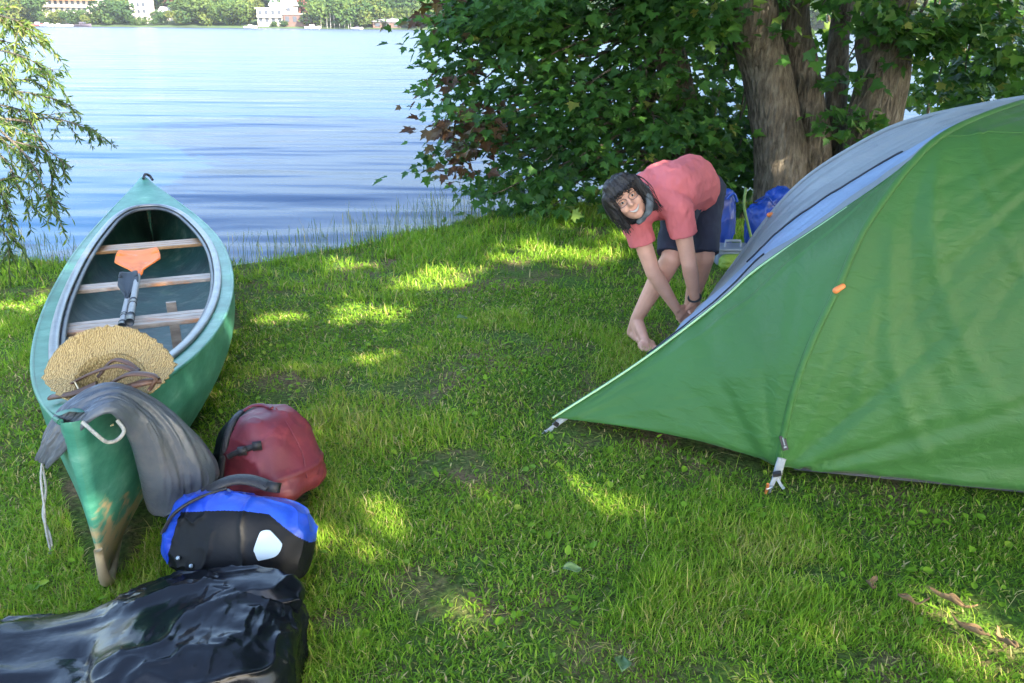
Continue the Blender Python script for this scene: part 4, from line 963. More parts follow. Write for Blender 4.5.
# hands: palm, four bent fingers, thumb, closing on the guy line at the peg
PEG = F2 + np.array([.0, -.02, .06])
for s_ in 'RL':
    w = J['wr' + s_]; e = J['el' + s_]; d = unit(unit(w - e) * .8 + unit(PEG - w) * .35); side = unit(np.cross(d, FW)) * (1 if s_ == 'L' else -1); bk = np.cross(d, side); bk = bk if bk @ FW < 0 else -bk
    c = w + d * .05; pb.cap(w - d * .01, c, .025, .030, flat=(1, .62), up=bk); pb.cap(c - side * .022 + d * .02, c + side * .022 + d * .02, .016, .016)
    for i, (o_, l_) in enumerate(((-.027, .040), (-.009, .045), (.009, .042), (.026, .033))):
        a = c + side * o_ + d * .03; b1 = a + d * l_ * .9 + bk * .004; b2 = b1 + unit(d * .7 - bk * .75) * l_ * .6; b3 = b2 + unit(d * .15 - bk) * l_ * .42
        pb.cap(a, b1, .0095, .009); pb.cap(b1, b2, .009, .0082); pb.cap(b2, b3, .0082, .007)
    a = w + d * .022 - side * .022; b1 = a + unit(d * .75 - side * .6 - bk * .25) * .036; b2 = b1 + unit(d * .9 - bk * .5) * .03; pb.cap(a, b1, .0125, .011); pb.cap(b1, b2, .0105, .0085)
pme = fuse(pb, 'person', .0052, 5, .5)
person = link('person', pme, skin); tag(person, 'barefoot person in pink t-shirt and dark shorts bending down to a tent peg, smiling', 'person')
# clothing
def wrinkle(me, amp, fr, seed, st=(1, 1, 1)):
    V = getco(me); N = getno(me); setco(me, V + N * (amp * fbm(V * fr * np.array(st), seed, 3))[:, None]); return me
cbm = MB()
mid = pelv * .5 + J['chest'] * .5 + np.array([0, .02, .035])
waist = pelv * .80 + J['chest'] * .20 + np.array([0, .0, .015])
lat = unit(J['shL'] - J['shR'])
cbm.cap(waist - lat * .035, mid - lat * .055, .135, .142); cbm.cap(waist + lat * .035, mid + lat * .055, .135, .142)
cbm.cap(mid - lat * .055, J['chest'] - lat * .06, .142, .132); cbm.cap(mid + lat * .055, J['chest'] + lat * .06, .142, .132)
cbm.cap(J['chest'], J['neck'] * .8 + J['chest'] * .2, .145, .085)
for s_ in 'RL':
    cbm.cap(J['chest'] * .6 + J['neck'] * .4, J['sh' + s_], .10, .076)
    e_ = J['sh' + s_] * .52 + J['el' + s_] * .48; cbm.cap(J['sh' + s_], J['sh' + s_] * .7 + e_ * .3, .074, .07); cbm.tube(np.linspace(J['sh' + s_] * .9 + e_ * .1, e_, 5), [.074, .072, .070, .068, .067], 18)
sme = fuse(cbm, 't_shirt', .0065, 6, .5); wrinkle(sme, .005, 11, 201, (1, 1.2, 1)); wrinkle(sme, .004, 22, 203, (2, .5, 1)); shirt = link('t_shirt', sme, shirtm, person)
cbm = MB(); cbm.cap(J['hipR'] + np.array([-.005, .02, .02]), J['hipL'] + np.array([.0, .02, .02]), .118, .118); cbm.cap(pelv, waist, .13, .125)
for s_ in 'RL':
    k_ = J['hip' + s_] * .06 + J['knee' + s_] * .94; cbm.tube(np.linspace(J['hip' + s_], k_, 7), [.108, .104, .098, .093, .088, .084, .083], 20)
qme = fuse(cbm, 'shorts', .0065, 4, .5); wrinkle(qme, .007, 14, 211); link('shorts', qme, shortm, person)
# hair: fuller shell behind the face, fringe, side locks, strands
hb = MB()
hb.ell(hp_(0, .045, -.028), (.098, .092, .103), HM); hb.ell(hp_(0, -.035, -.055), (.092, .105, .072), HM)
for sg in (-1, 1):
    hb.cap(hp_(sg * .070, .062, .045), hp_(sg * .086, -.035, .022), .028, .024); hb.cap(hp_(sg * .088, -.03, .015), hp_(sg * .082, -.115, .0), .025, .014)
for i in range(9):
    x = -.058 + .0145 * i; hb.cap(hp_(x * .8, .105, .048), hp_(x * 1.02 + .006, .050 + .006 * (i % 3), .084 - abs(x) * .28), .019, .010)
hme = fuse(hb, 'hair', .005, 4, .5)
V = getco(hme); N = getno(hme); loc = (V - HD) @ HM / .86
V = V + N * (.005 * ridged(np.stack([np.arctan2(loc[:, 0], loc[:, 2]) * 9, loc[:, 1] * 6, 0 * V[:, 0]], -1), 221, 3))[:, None]; setco(hme, V)
hair = link('hair', hme, hairm, person)
sb = MB()
for i in range(260):
    a = rng.uniform(-2.6, 2.6); rt = hp_(.04 * math.sin(a) , .115, -.02 + .03 * math.cos(a)); r1 = .096 + .018 * rng.random(); r2 = .095 + .03 * rng.random(); dr = rng.uniform(-.16, -.05) if abs(a) > .75 else rng.uniform(.03, .055)
    m_ = hp_(r1 * math.sin(a), .06, -.02 + r1 * math.cos(a) * 1.02); e_ = hp_(r2 * math.sin(a + rng.normal() * .1), dr, -.02 + r2 * math.cos(a) * (1.0 if abs(a) > .75 else 1.08))
    sb.tube(spline([rt, m_, (m_ + e_) / 2 + HM @ (rng.normal(size=3) * .011), e_], 12), np.linspace(.003, .001, 12), 4)
sb.obj('strands', hairm, hair)
# scarf, face details, watch
fb = MB(); fb.tube(spline([hp_(-.03, -.13, .02), hp_(.045, -.115, .045), hp_(.088, -.06, .03), hp_(.098, .0, -.01), hp_(.08, -.05, -.07), hp_(.0, -.10, -.08)], 40), np.concatenate([np.linspace(.012, .026, 12), np.full(28, .026)]), 12, True, (1, .8))
fme = fuse(fb, 'scarf', .005, 2); wrinkle(fme, .006, 30, 231); link('scarf', fme, scarfm, person)
eyew = mat('eye_white', (.5, .47, .44), .3, .03); iris = mat('iris', (.03, .02, .015), .2, .1); lipm = mat('lips', (.48, .17, .14), .45, .1); teeth = mat('teeth', (.5, .45, .4), .45, .03); brow = mat('eyebrow', (.07, .045, .035), .8, .1); glassm = mat('glasses_frame', (.03, .025, .03), .3, .1)
for sg in (-1, 1):
    e = MB(); e.ell(hp_(sg * .031, .004, .079), (.0100, .0052, .006), HM); ey = e.obj('eye', eyew, person)
    e = MB(); e.ell(hp_(sg * .031, .004, .0835), (.0055, .0058, .0025), HM); e.obj('iris', iris, ey)
    e = MB(); e.tube(spline([hp_(sg * .018, .026, .086), hp_(sg * .034, .032, .084), hp_(sg * .050, .024, .072)], 10), [.0015, .002, .0025, .0028, .0028, .0026, .0024, .002, .0016, .0012], 6); e.obj('eyebrow', brow, person)
e = MB()
for sg in (-1, 1):
    a = np.linspace(0, 2 * np.pi, 33); e.tube([hp_(sg * .033 + .024 * np.sign(math.cos(t)) * abs(math.cos(t)) ** .7, .002 + .017 * np.sign(math.sin(t)) * abs(math.sin(t)) ** .7, .094) for t in a], .0014, 6, False); e.tube([hp_(sg * .056, .008, .093), hp_(sg * .078, .008, .03)], .0014, 6)
e.tube([hp_(-.01, .006, .096), hp_(.01, .006, .096)], .0014, 6); e.obj('glasses', glassm, person)
e = MB(); mo = [(-.027, -.048, .078), (-.014, -.058, .088), (0, -.061, .091), (.014, -.058, .088), (.027, -.048, .078)]
lo_ = [(-.027, -.048, .078), (-.015, -.066, .087), (0, -.072, .090), (.015, -.066, .087), (.027, -.048, .078)]
A_ = spline([hp_(*q) for q in mo], 20); B_ = spline([hp_(*q) for q in lo_], 20); k = np.linspace(0, 1, 5)[None, :, None]; e.grid(A_[:, None] * (1 - k) + B_[:, None] * k + hf * .0035); te = e.obj('teeth', teeth, person); te.modifiers.new('s', 'SOLIDIFY').thickness = .004
e = MB(); e.tube(A_ + hf * .002, .0028, 6); e.tube(B_ + hf * .002, .0036, 6); e.obj('lips', lipm, person)
w = J['wrL'] * .93 + J['elL'] * .07; d = unit(J['wrL'] - J['elL']); a = unit(np.cross(d, FW)); b_ = np.cross(d, a)
e = MB(); t = np.linspace(0, 2 * np.pi, 25); e.tube([w + .0265 * (math.cos(q) * a + math.sin(q) * b_) for q in t], .011, 8, False, (1, .35), up=d); e.box(w - FW * .0265, (.03, .012, .03), np.stack([a, -FW, d], 1)); e.obj('watch', blackm, person)

# ================================================================ THINGS BY THE TRUNKS
def gzz(p): return float(gz(p[0], p[1]))
bag1 = mat('blue_bag_cloth', (.010, .05, .30), .38, .25, 5, .25, 45, spec=.5)
def clothbag(name, u0, u1, v0, v1, y, label, cat, m, seed):
    a, b_ = PY(u0, v1, y), PY(u1, v1, y); wd_ = abs(b_[0] - a[0]) / 2; c = (a + b_) / 2; top = PY((u0 + u1) / 2, v0, y); z0 = gz(c[0], y) ; hh = (top[2] - z0) / 2
    P = superell(None, (wd_, wd_ * .6, hh), (.7, .6), None, 90, 60); P[..., 0] *= 1 + .12 * P[..., 2] / hh; P[..., 1] *= 1 - .35 * np.clip(P[..., 2] / hh, 0, 1)
    disp = wd_ * (.13 * ridged(P / wd_ * np.array([1.6, 1.6, .7]), seed, 3) + .06 * ridged(P / wd_ * np.array([3.5, 3, 1.5]), seed + 4, 2))
    P[..., 2] += hh * .2 * np.sin(P[..., 0] / wd_ * 2.6) * (P[..., 2] > 0)
    Wd, _ = bagmesh(P, rotm(12), np.array([c[0], y, z0 + hh * .96]), disp)
    root = empty(name, (c[0], y, z0), label, cat); mb = MB(); mb.grid(Wd, cu=True); mb.obj('bag_body', m, root)
    return root, np.array([c[0], y, z0]), wd_, hh * 2
r_, c_, w_, h_ = clothbag('bag', 743, 788, 195, 254, 6.3, 'bright blue bag standing upright at the foot of the maple trunk', 'bag', bag1, 301)
mb = MB(); mb.tube(spline([c_ + np.array([-w_ * .8, -.06, h_ * .92]), c_ + np.array([-w_ * .5, -.14, h_ * 1.03]), c_ + np.array([.0, -.13, h_ * .86]), c_ + np.array([w_ * .5, -.13, h_ * 1.02])], 20), .012, 8, True, (1.3, .5)); mb.obj('handle', bag1, r_)
mb = MB(); mb.tube(spline([PY(746, 188, 6.1), PY(744, 205, 6.05), PY(748, 225, 6.05), PY(753, 245, 6.05)], 20), .011, 8); mb.obj('strap', mat('green_strap', (.12, .2, .05), .7), r_)
r_, c_, w_, h_ = clothbag('bag', 704, 731, 196, 238, 6.1, 'blue bag half hidden behind the bending person', 'bag', mat('deep_blue_cloth', (.008, .04, .24), .4, .25, 5, .25, 45), 311)
mb = MB(); mb.tube(spline([c_ + np.array([.02, -.08, h_ * .98]), c_ + np.array([.06, -.1, h_ * 1.08]), c_ + np.array([.1, -.08, h_ * .95])], 14), .01, 8); mb.obj('handle', bag1, r_)
grey = mat('grey_plastic', (.17, .20, .235), .45, .1, 6)
ce = PY(733, 236, 5.95); ce[2] = gz(ce[0], ce[1]) + .06
cr = empty('cool_box', (ce[0], ce[1], gz(ce[0], ce[1])), 'low grey plastic box with a carrying handle on the grass between the blue bags', 'box')
mb = MB(); mb.box(ce, (.26, .2, .12)); o = mb.obj('box_body', grey, cr, False); bv = o.modifiers.new('b', 'BEVEL'); bv.width = .02; bv.segments = 3
mb = MB(); mb.box(ce + np.array([0, 0, .066]), (.27, .21, .018)); o = mb.obj('lid', grey, cr, False); o.modifiers.new('b', 'BEVEL').width = .006
mb = MB(); mb.tube([ce + np.array([-.06, -.02, .07]), ce + np.array([-.055, -.02, .12]), ce + np.array([.055, -.02, .12]), ce + np.array([.06, -.02, .07])], .011, 8); mb.obj('handle', grey, cr)
lime = mat('lime_cloth', (.19, .28, .03), .6, .2, 6, .2, 40)
le = PY(737, 240, 5.75); le[2] = gz(le[0], le[1]) + .055
lr = empty('stuff_sack', (le[0], le[1], le[2] - .055), 'small lime green stuff sack lying in front of the grey box', 'sack')
P = superell(None, (.11, .055, .055), (1, .55), None, 60, 40); P = P[..., [2, 1, 0]] * np.array([2, 1, .5]); Wd, _ = bagmesh(P, rotm(8), le, .006 * ridged(P * np.array([10, 30, 30]), 321, 3)); mb = MB(); mb.grid(Wd, cu=True); mb.obj('sack_body', lime, lr)
mb = MB(); mb.tube([le + np.array([.09, -.01, .01]), le + np.array([.13, -.015, .02])], .012, 8); mb.obj('closure', blackm, lr)

# dead leaves on the lawn
dleaf = mat('dead_leaf', (.16, .10, .045), .9, .4, 25, .4, 60)
for i, (u, v, ln, an, lab) in enumerate([(913, 603, .085, 165, 'small curled brown dead leaf, leftmost of those on the lawn'), (951, 602, .13, 140, 'long curled brown dead leaf pointing up the lawn'), (968, 630, .10, 130, 'rolled brown dead leaf lying below the longest one'), (1003, 642, .07, 100, 'crumpled dark brown dead leaf in the sunny corner patch'), (870, 585, .05, 60, 'tiny straw coloured dead leaf apart from the others on the lawn')]):
    c = PZ(u, v, .03); t = np.linspace(-.5, .5, 20); k = np.linspace(-1, 1, 11); Tt, K = np.meshgrid(t, k, indexing='ij')
    hw = .017 * np.cos(Tt * np.pi * .92) ** .7 * (1 + .25 * np.sin(Tt * 11 + i * 2)); ang = K * (1.15 + .5 * np.sin(Tt * 5 + i))
    P = np.stack([Tt * ln, np.sin(ang) * hw, (1 - np.cos(ang)) * hw + .02 * (2 * Tt) ** 2 + .003 * np.sin(Tt * 9 + i)], -1) + .003 * fbm(np.stack([Tt * 6, K * 2, 0 * K + i], -1), 331)[..., None]
    mb = MB(); mb.grid(P @ rotm(an, 25, 0).T + c); o = mb.obj('dead_leaf', dleaf); o.modifiers.new('s', 'SOLIDIFY').thickness = .0012; tag(o, lab, 'leaf', 'dead leaves on the lawn')
gleaf = mat('pale_green_leaf', (.11, .19, .07), .5, .2, 20, .2, 60)
for u, v, ln, an, lab in [(572, 569, .06, 10, 'pale green fallen leaf lying flat in mid lawn'), (622, 664, .07, 80, 'pale green fallen leaf at the bottom edge of the lawn'), (462, 318, .07, 30, 'small whitish fallen leaf far up the lawn')]:
    c = PZ(u, v, .045); t = np.linspace(0, 1, 14); k = np.linspace(-1, 1, 7); Tt, K = np.meshgrid(t, k, indexing='ij'); hw = .32 * ln * np.sin(Tt * np.pi) ** .8
    P = np.stack([(Tt - .5) * ln, K * hw, .008 * K ** 2 + .006 * np.sin(Tt * 5)], -1); mb = MB(); mb.grid(P @ rotm(an, 12, 8).T + c); o = mb.obj('fallen_leaf', gleaf); o.modifiers.new('s', 'SOLIDIFY').thickness = .001; tag(o, lab, 'leaf', 'fallen green leaves on the lawn')
# ================================================================ GRASS
GM = leafmat('grass_blade', [(0, (.09, .19, .017)), (.3, (.155, .305, .024)), (.6, (.225, .40, .034)), (.82, (.33, .46, .05)), (.92, (.42, .38, .12)), (1, (.6, .5, .26))], .45, .5, .15, (1, 1, .5))
def inpoly(x, y, poly):
    poly = np.asarray(poly); k = np.zeros(len(x), bool); j = len(poly) - 1
    for i in range(len(poly)):
        xi, yi = poly[i]; xj, yj = poly[j]
        k ^= ((yi > y) != (yj > y)) & (x < (xj - xi) * (y - yi) / (yj - yi + 1e-12) + xi); j = i
    return k
def blocked(x, y):
    k = inpoly(x, y, [f[:2] for f in (F1 * .97 + F4 * .03, F2 * .97 + F3 * .03, F4, F3)])
    k |= inpoly(x, y, [(F1 * .96 + FS * .04)[:2], (FS * .85 + F2 * .15)[:2], F2[:2]])
    d = np.stack([x, y], -1) - CO[:2]; s = d @ _ax; w = np.abs(d @ CRT[:2])
    k |= (s > .1) & (s < CL - .4) & (w < cb(np.clip(s, 0, CL)) * .8)
    k |= (s > 2.5) & (s < CL + .05) & (w < cb(np.clip(s, 0, CL)) + .1)
    k |= ((x - BC[0]) / .58) ** 4 + ((y - BC[1]) / .21) ** 4 < 1
    k |= ((x - PC[0]) / .18) ** 2 + ((y - PC[1]) / .1) ** 2 < 1
    k |= ((x - RC[0]) / .15) ** 2 + ((y - RC[1]) / .14) ** 2 < 1
    for t in ((2.43, 7.9, .28), (2.8, 8.2, .2), (3.3, 8.15, .35)): k |= np.hypot(x - t[0], y - t[1]) < t[2]
    return k
BARE = []
for u, v, a, b_ in ((300, 372, 30, 9), (285, 385, 18, 8), (440, 462, 40, 12), (395, 385, 16, 7), (355, 378, 14, 5), (450, 590, 34, 16), (480, 560, 20, 10), (580, 430, 26, 8), (330, 620, 20, 14), (800, 578, 26, 10), (420, 470, 18, 8), (500, 330, 22, 5), (640, 385, 18, 5), (870, 660, 28, 10)):
    c = PZ(u, v); BARE.append((c[0], c[1], 1.25 * abs(PZ(u + a, v)[0] - c[0]), 1.25 * abs(PZ(u, v - b_)[1] - PZ(u, v + b_)[1]) / 2))
def barefn(x, y):
    n2 = fbm(p2(x * 7, y * 7), 461, 3); bare = np.zeros(len(x))
    for cx_, cy_, ax_, ay_ in BARE: bare = np.maximum(bare, np.clip(1.6 - 1.0 * np.sqrt(((x - cx_) / ax_) ** 2 + ((y - cy_) / ay_) ** 2) + .8 * n2, 0, 1))
    return bare
def blades(n, x0, x1, y0, y1, hmul, wid, dens_floor=.12):
    x = rng.uniform(x0, x1, n); y = rng.uniform(y0, y1, n)
    # keep to the view with a margin, and to the land
    lim = .74 * (y + .9) + .5
    k = (np.abs(x) < lim) & (shore(x, y) < -.02)
    n1 = fbm(p2(x * 1.4, y * 1.4), 401, 3); n2 = fbm(p2(x * 5, y * 5), 405, 2); n3 = vnoise(p2(x * .6, y * .6), 409)
    worn = np.clip(1 - np.abs(y - 3.6) / 2.6, 0, 1) * np.clip(1.3 - np.abs(x + .6) / 1.6, 0, 1)   # trampled strip by the bags
    d = (1 - .96 * barefn(x, y)) * np.clip(.60 + .75 * n1 + .75 * n2 - .38 * worn, dens_floor, 1)
    k &= (rng.random(n) < d) & ~blocked(x, y)
    x, y, n1, n2, n3, worn = [a[k] for a in (x, y, n1, n2, n3, worn)]; n = len(x)
    tall = np.clip((y - 4.6) / 2.5, 0, 1) * .7
    tuft = np.clip(fbm(p2(x * 2.6, y * 2.6), 421, 2) - .15, 0, 1)
    h = hmul * (.018 + .030 * rng.random(n) + .020 * np.clip(n1 + .3, 0, 1) + .10 * tuft * rng.random(n) + .045 * tall) * (1 - .4 * worn)
    h *= np.where(rng.random(n) < .03, 1.7, 1)
    w = wid * (.6 + .8 * rng.random(n))
    a = rng.uniform(0, 2 * np.pi, n); z = gz(x, y) - .004
    th0 = np.abs(rng.normal(size=n)) * .38; th1 = np.abs(rng.normal(size=n)) * 1.15 + .2; lay = rng.random(n) < .14; th0 = np.where(lay, .9 + .5 * rng.random(n), th0); th1 = np.where(lay, .7, th1)
    ld = np.stack([np.cos(a), np.sin(a), 0 * a], -1); sd = np.stack([-np.sin(a), np.cos(a), 0 * a], -1) * (w / 2)[:, None]
    tw = rng.normal(size=n) * .6; ld2 = np.stack([np.cos(a + tw), np.sin(a + tw), 0 * a], -1)
    p0 = np.stack([x, y, z], -1); seg = [.4, .35, .32]; pts_ = [p0]
    for q_, (sl_, tm) in enumerate(zip(seg, (.2, .6, .95))):
        th = np.minimum(th0 + th1 * tm, 2.0); dd = (ld if q_ == 0 else ld2)
        pn = pts_[-1] + (dd * np.sin(th)[:, None] + np.array([0, 0, 1.]) * np.cos(th)[:, None]) * (h * sl_)[:, None]; pn[:, 2] = np.maximum(pn[:, 2], z + .004); pts_.append(pn)
    V = np.stack([p0 - sd, p0 + sd, pts_[1] + sd, pts_[1] - sd, pts_[2] + sd * .75, pts_[2] - sd * .75, pts_[3]], 1).reshape(-1, 3)
    i = np.arange(n)[:, None] * 7
    r = np.clip(.40 + .2 * rng.normal(size=n) + .3 * n1 + .15 * n2 - .05 * n3 + .08 * worn, 0, .88); dry = rng.random(n) < .05 + .10 * worn + .08 * np.clip(n2, 0, 1) + .12 * lay; r = np.where(dry, .86 + .14 * rng.random(n), r)
    return V, np.concatenate([i + np.array([[0, 1, 2, 3]]), i + np.array([[3, 2, 4, 5]])]), i + np.array([[5, 4, 6]]), np.repeat(r, 7)
VV, QQ, TT, RRR = [], [], [], []; off = 0
for args in [(270000, -2.6, 2.6, 1.15, 2.9, 1.02, .0024), (220000, -3.6, 3.9, 2.9, 4.7, 1.15, .0037), (170000, -5.2, 5.6, 4.7, 8.6, 1.15, .0062), (30000, 3.5, 7, 5, 9.5, 1.2, .008)]:
    v, q, t, r = blades(*args); VV.append(v); QQ.append(q + off); TT.append(t + off); RRR.append(r); off += len(v)
n = 900; x = rng.uniform(-2.6, 3.4, n); y = rng.uniform(1.3, 6, n); k = (np.abs(x) < .74 * (y + .9) + .3) & ~blocked(x, y) & (shore(x, y) < -.2); x, y = x[k], y[k]; n = len(x)   # long thin flopped stems
a = rng.uniform(0, 2 * np.pi, n); hh = rng.uniform(.09, .2, n); ld = np.stack([np.cos(a), np.sin(a), 0 * a], -1); sd = np.stack([-np.sin(a), np.cos(a), 0 * a], -1) * .0007; p0 = np.stack([x, y, gz(x, y)], -1)
P1 = p0 + ld * (hh * .25)[:, None] + np.array([0, 0, .4]) * hh[:, None]; P2 = p0 + ld * (hh * .65)[:, None] + np.array([0, 0, .45]) * hh[:, None]; P3 = p0 + ld * hh[:, None] + np.array([0, 0, .22]) * hh[:, None]
i = np.arange(n)[:, None] * 7; VV.append(np.stack([p0 - sd, p0 + sd, P1 + sd, P1 - sd, P2 + sd, P2 - sd, P3], 1).reshape(-1, 3)); QQ.append(np.concatenate([i + np.array([[0, 1, 2, 3]]), i + np.array([[3, 2, 4, 5]])]) + off); TT.append(i + np.array([[5, 4, 6]]) + off); RRR.append(np.repeat(np.where(rng.random(n) < .6, .62 + .2 * rng.random(n), .88 + .1 * rng.random(n)), 7)); off += n * 7
def cover(n, x0, x1, y0, y1, w):
    x = rng.uniform(x0, x1, n); y = rng.uniform(y0, y1, n)
    k = (np.abs(x) < .74 * (y + .9) + .3) & (shore(x, y) < -.05) & ~blocked(x, y) & (rng.random(n) < (1 - .9 * barefn(x, y)) * np.clip(.7 + .7 * fbm(p2(x * 2.2, y * 2.2), 431, 3), .15, 1)); x, y = x[k], y[k]; n = len(x)
    a = rng.uniform(0, 2 * np.pi, n); h = rng.uniform(.006, .022, n); r = h * rng.uniform(.5, 2.2, n); z = gz(x, y) - .002
    b = np.stack([x, y, z], -1); sd = np.stack([-np.sin(a), np.cos(a), 0 * a], -1) * (w * rng.uniform(.5, 1.2, n))[:, None]; t_ = b + np.stack([np.cos(a) * r, np.sin(a) * r, h], -1); m_ = (b + t_) / 2; m_[:, 2] += h * .2
    V = np.stack([b - sd * .5, b + sd * .5, m_ + sd * .6, m_ - sd * .6, t_], 1).reshape(-1, 3); i = np.arange(n)[:, None] * 5
    q = np.clip(.3 + .2 * rng.normal(size=n) + .2 * fbm(p2(x * 3, y * 3), 433, 2), 0, .85); q = np.where(rng.random(n) < .13, .87 + .13 * rng.random(n), q)
    return V, i + np.array([[0, 1, 2, 3]]), i + np.array([[3, 2, 4]]), np.repeat(q, 5)
for args in [(150000, -2.6, 2.6, 1.15, 2.9, .0045), (130000, -3.6, 3.9, 2.9, 5.2, .006)]:
    v, q, t, r = cover(*args); VV.append(v); QQ.append(q + off); TT.append(t + off); RRR.append(r); off += len(v)
# dry straw and clippings lying on the worn soil
n = 16000; x = rng.uniform(-2.8, 3.2, n); y = rng.uniform(1.2, 5.4, n); k = (np.abs(x) < .74 * (y + .9) + .3) & ~blocked(x, y) & (shore(x, y) < -.2) & (rng.random(n) < .2 + .9 * barefn(x, y)); x, y = x[k], y[k]; n = len(x)
a = rng.uniform(0, 2 * np.pi, n); ln = rng.uniform(.012, .055, n); d = np.stack([np.cos(a), np.sin(a), .18 * rng.normal(size=n)], -1) * ln[:, None]; b = np.stack([x, y, gz(x, y) + .006 + .012 * rng.random(n)], -1); sd = np.stack([-np.sin(a), np.cos(a), 0 * a], -1) * (rng.uniform(.0007, .0016, n))[:, None]
V = np.stack([b - sd, b + sd, b + d / 2 + sd + np.array([0, 0, .003]), b + d / 2 - sd + np.array([0, 0, .003]), b + d], 1).reshape(-1, 3); i = np.arange(n)[:, None] * 5
VV.append(V); QQ.append(i + np.array([[0, 1, 2, 3]]) + off); TT.append(i + np.array([[3, 2, 4]]) + off); RRR.append(np.repeat(np.where(rng.random(n) < .7, .87 + .13 * rng.random(n), .5 * rng.random(n)), 5)); off += len(V)
# small flat weed leaves between the blades
n = 5200; x = rng.uniform(-3.4, 3.6, n); y = rng.uniform(1.2, 6, n); k = (np.abs(x) < .74 * (y + .9) + .3) & (shore(x, y) < -.2) & (vnoise(p2(x * 2.1, y * 2.1), 441) > -.1) & ~blocked(x, y); x, y = x[k], y[k]; n = len(x)
P = np.stack([x, y, gz(x, y) + .012 + .02 * rng.random(n)], -1); D = rng.normal(size=(n, 3)) * np.array([1, 1, .25]); N = rng.normal(size=(n, 3)) * .3 + np.array([0, 0, 1.])
v, fs, r = leaves(P, D, N, .014 + .022 * rng.random(n), OVAL, .1, .2, np.clip(.35 + .2 * rng.normal(size=n), 0, .85))
VV.append(v); Fx = [f + off for f in fs]; RRR.append(r)
go = link('grass', mesh_np('grass', np.concatenate(VV), [np.concatenate(QQ), np.concatenate(TT)] + Fx, False, {'rnd': np.concatenate(RRR)}), GM)
tag(go, 'short uneven green lawn grass with worn and dry patches', 'grass', kind='stuff')
# tall seed grass along the waterline
n = 1900; u = rng.random(n)
x = rng.uniform(-5, .4, n); y = np.interp(x, _SX, _SY) + rng.normal(size=n) * .16 - .05
k = (vnoise(p2(x * 1.5, y * 1.5), 451) + .5 * rng.random(n) + np.clip((x + 2.2) * .5, -.5, .5) > -.05) & ~blocked(x, y); x, y = x[k], y[k]; n = len(x)
h = rng.uniform(.14, .34, n) * (1 + .45 * np.clip((x + 1.9) / 1.4, 0, 1)); a = rng.uniform(0, 2 * np.pi, n); ln = np.abs(rng.normal(size=n)) * .25
b = np.stack([x, y, np.maximum(gz(x, y), WATER - .1) - .02], -1); sd = np.stack([np.cos(a + 1.57), np.sin(a + 1.57), 0 * a], -1) * .0019; ld = np.stack([np.cos(a), np.sin(a), 0 * a], -1)
m_ = b + ld * (h * ln * .3)[:, None]; m_[:, 2] += h * .6; t_ = b + ld * (h * ln)[:, None]; t_[:, 2] += h
s0 = t_ + np.array([0, 0, -.04]); sw = sd * 1.7
V = np.stack([b - sd, b + sd, m_ + sd * .7, m_ - sd * .7, s0 + sw * (rng.random(n) < .5)[:, None], s0 - sw * (rng.random(n) < .5)[:, None], t_], 1).reshape(-1, 3); i = np.arange(n)[:, None] * 7
tgm = leafmat('tall_grass_blade', [(0, (.06, .12, .03)), (.5, (.12, .18, .05)), (.8, (.26, .25, .11)), (1, (.38, .32, .18))], .4)
o = link('tall_grass', mesh_np('tall_grass', V, [i + np.array([[0, 1, 2, 3]]), i + np.array([[3, 2, 4, 5]]), i + np.array([[5, 4, 6]])], False, {'rnd': np.repeat(np.clip(.45 + .3 * rng.normal(size=n), 0, 1), 7)}), tgm)
tag(o, 'tall thin seeding grass stems along the waterline', 'grass', kind='stuff')

# ================================================================ FAR SHORE
def farmat(name, c):
    m, nt, b = newmat(name)
    oi = nd(nt, 'ShaderNodeObjectInfo'); at = nd(nt, 'ShaderNodeAttribute'); at.attribute_name = 'rnd'
    ad = nd(nt, 'ShaderNodeMath', operation='MULTIPLY_ADD'); ad.inputs[1].default_value = .45; L(nt, at, 'Fac', ad, 0); L(nt, oi, 'Random', ad, 2)
    r = ramp(nt, c); r.color_ramp.elements[-1].position = 1.0; dv = nd(nt, 'ShaderNodeMath', operation='MULTIPLY'); dv.inputs[1].default_value = .69; L(nt, ad, 0, dv, 0); L(nt, dv, 0, r, 0); L(nt, r, 0, b, 'Base Color'); b.inputs['Roughness'].default_value = .8; b.inputs['Specular IOR Level'].default_value = .2
    t = nd(nt, 'ShaderNodeBsdfTranslucent'); L(nt, r, 0, t, 0); ms = nd(nt, 'ShaderNodeMixShader'); ms.inputs[0].default_value = .3; L(nt, b, 0, ms, 1); L(nt, t, 0, ms, 2); L(nt, ms, 0, nt.nodes['Material Output'], 0); return m
FG = farmat('far_foliage', [(0, (.025, .055, .022)), (.4, (.045, .09, .024)), (.7, (.085, .125, .028)), (1, (.15, .16, .036))])
FRd = farmat('far_red_foliage', [(0, (.16, .06, .06)), (1, (.26, .12, .09))])
def fartree(seed, n, lobes):
    r_ = np.random.default_rng(seed); P = []
    for i in range(lobes):
        c = np.array([r_.normal() * .26, r_.normal() * .26, .32 + .5 * r_.random()]); q = r_.normal(size=(n // lobes, 3)); q /= np.linalg.norm(q, axis=1)[:, None]
        P.append(c + q * (.2 + .12 * r_.random()) * (.75 + .3 * r_.random((len(q), 1))) * np.array([1, 1, .9]))
    P = np.concatenate(P); n = len(P)
    N = P - np.array([0, 0, .5]) + r_.normal(size=(n, 3)) * .25; D = r_.normal(size=(n, 3))
    V, F, R = leaves(P, D, N, np.full(n, .085) * (.6 + .8 * r_.random(n)), HEXL, rnd=r_.random(n))
    mb = MB(); tk = np.linspace(-.05, .5, 6)
    me = mesh_np('far_tree', V, F, False, {'rnd': R}); return me
protos = [fartree(500 + i, 1500, 7 + i % 3) for i in range(4)]
for p in protos: p.materials.append(FG)
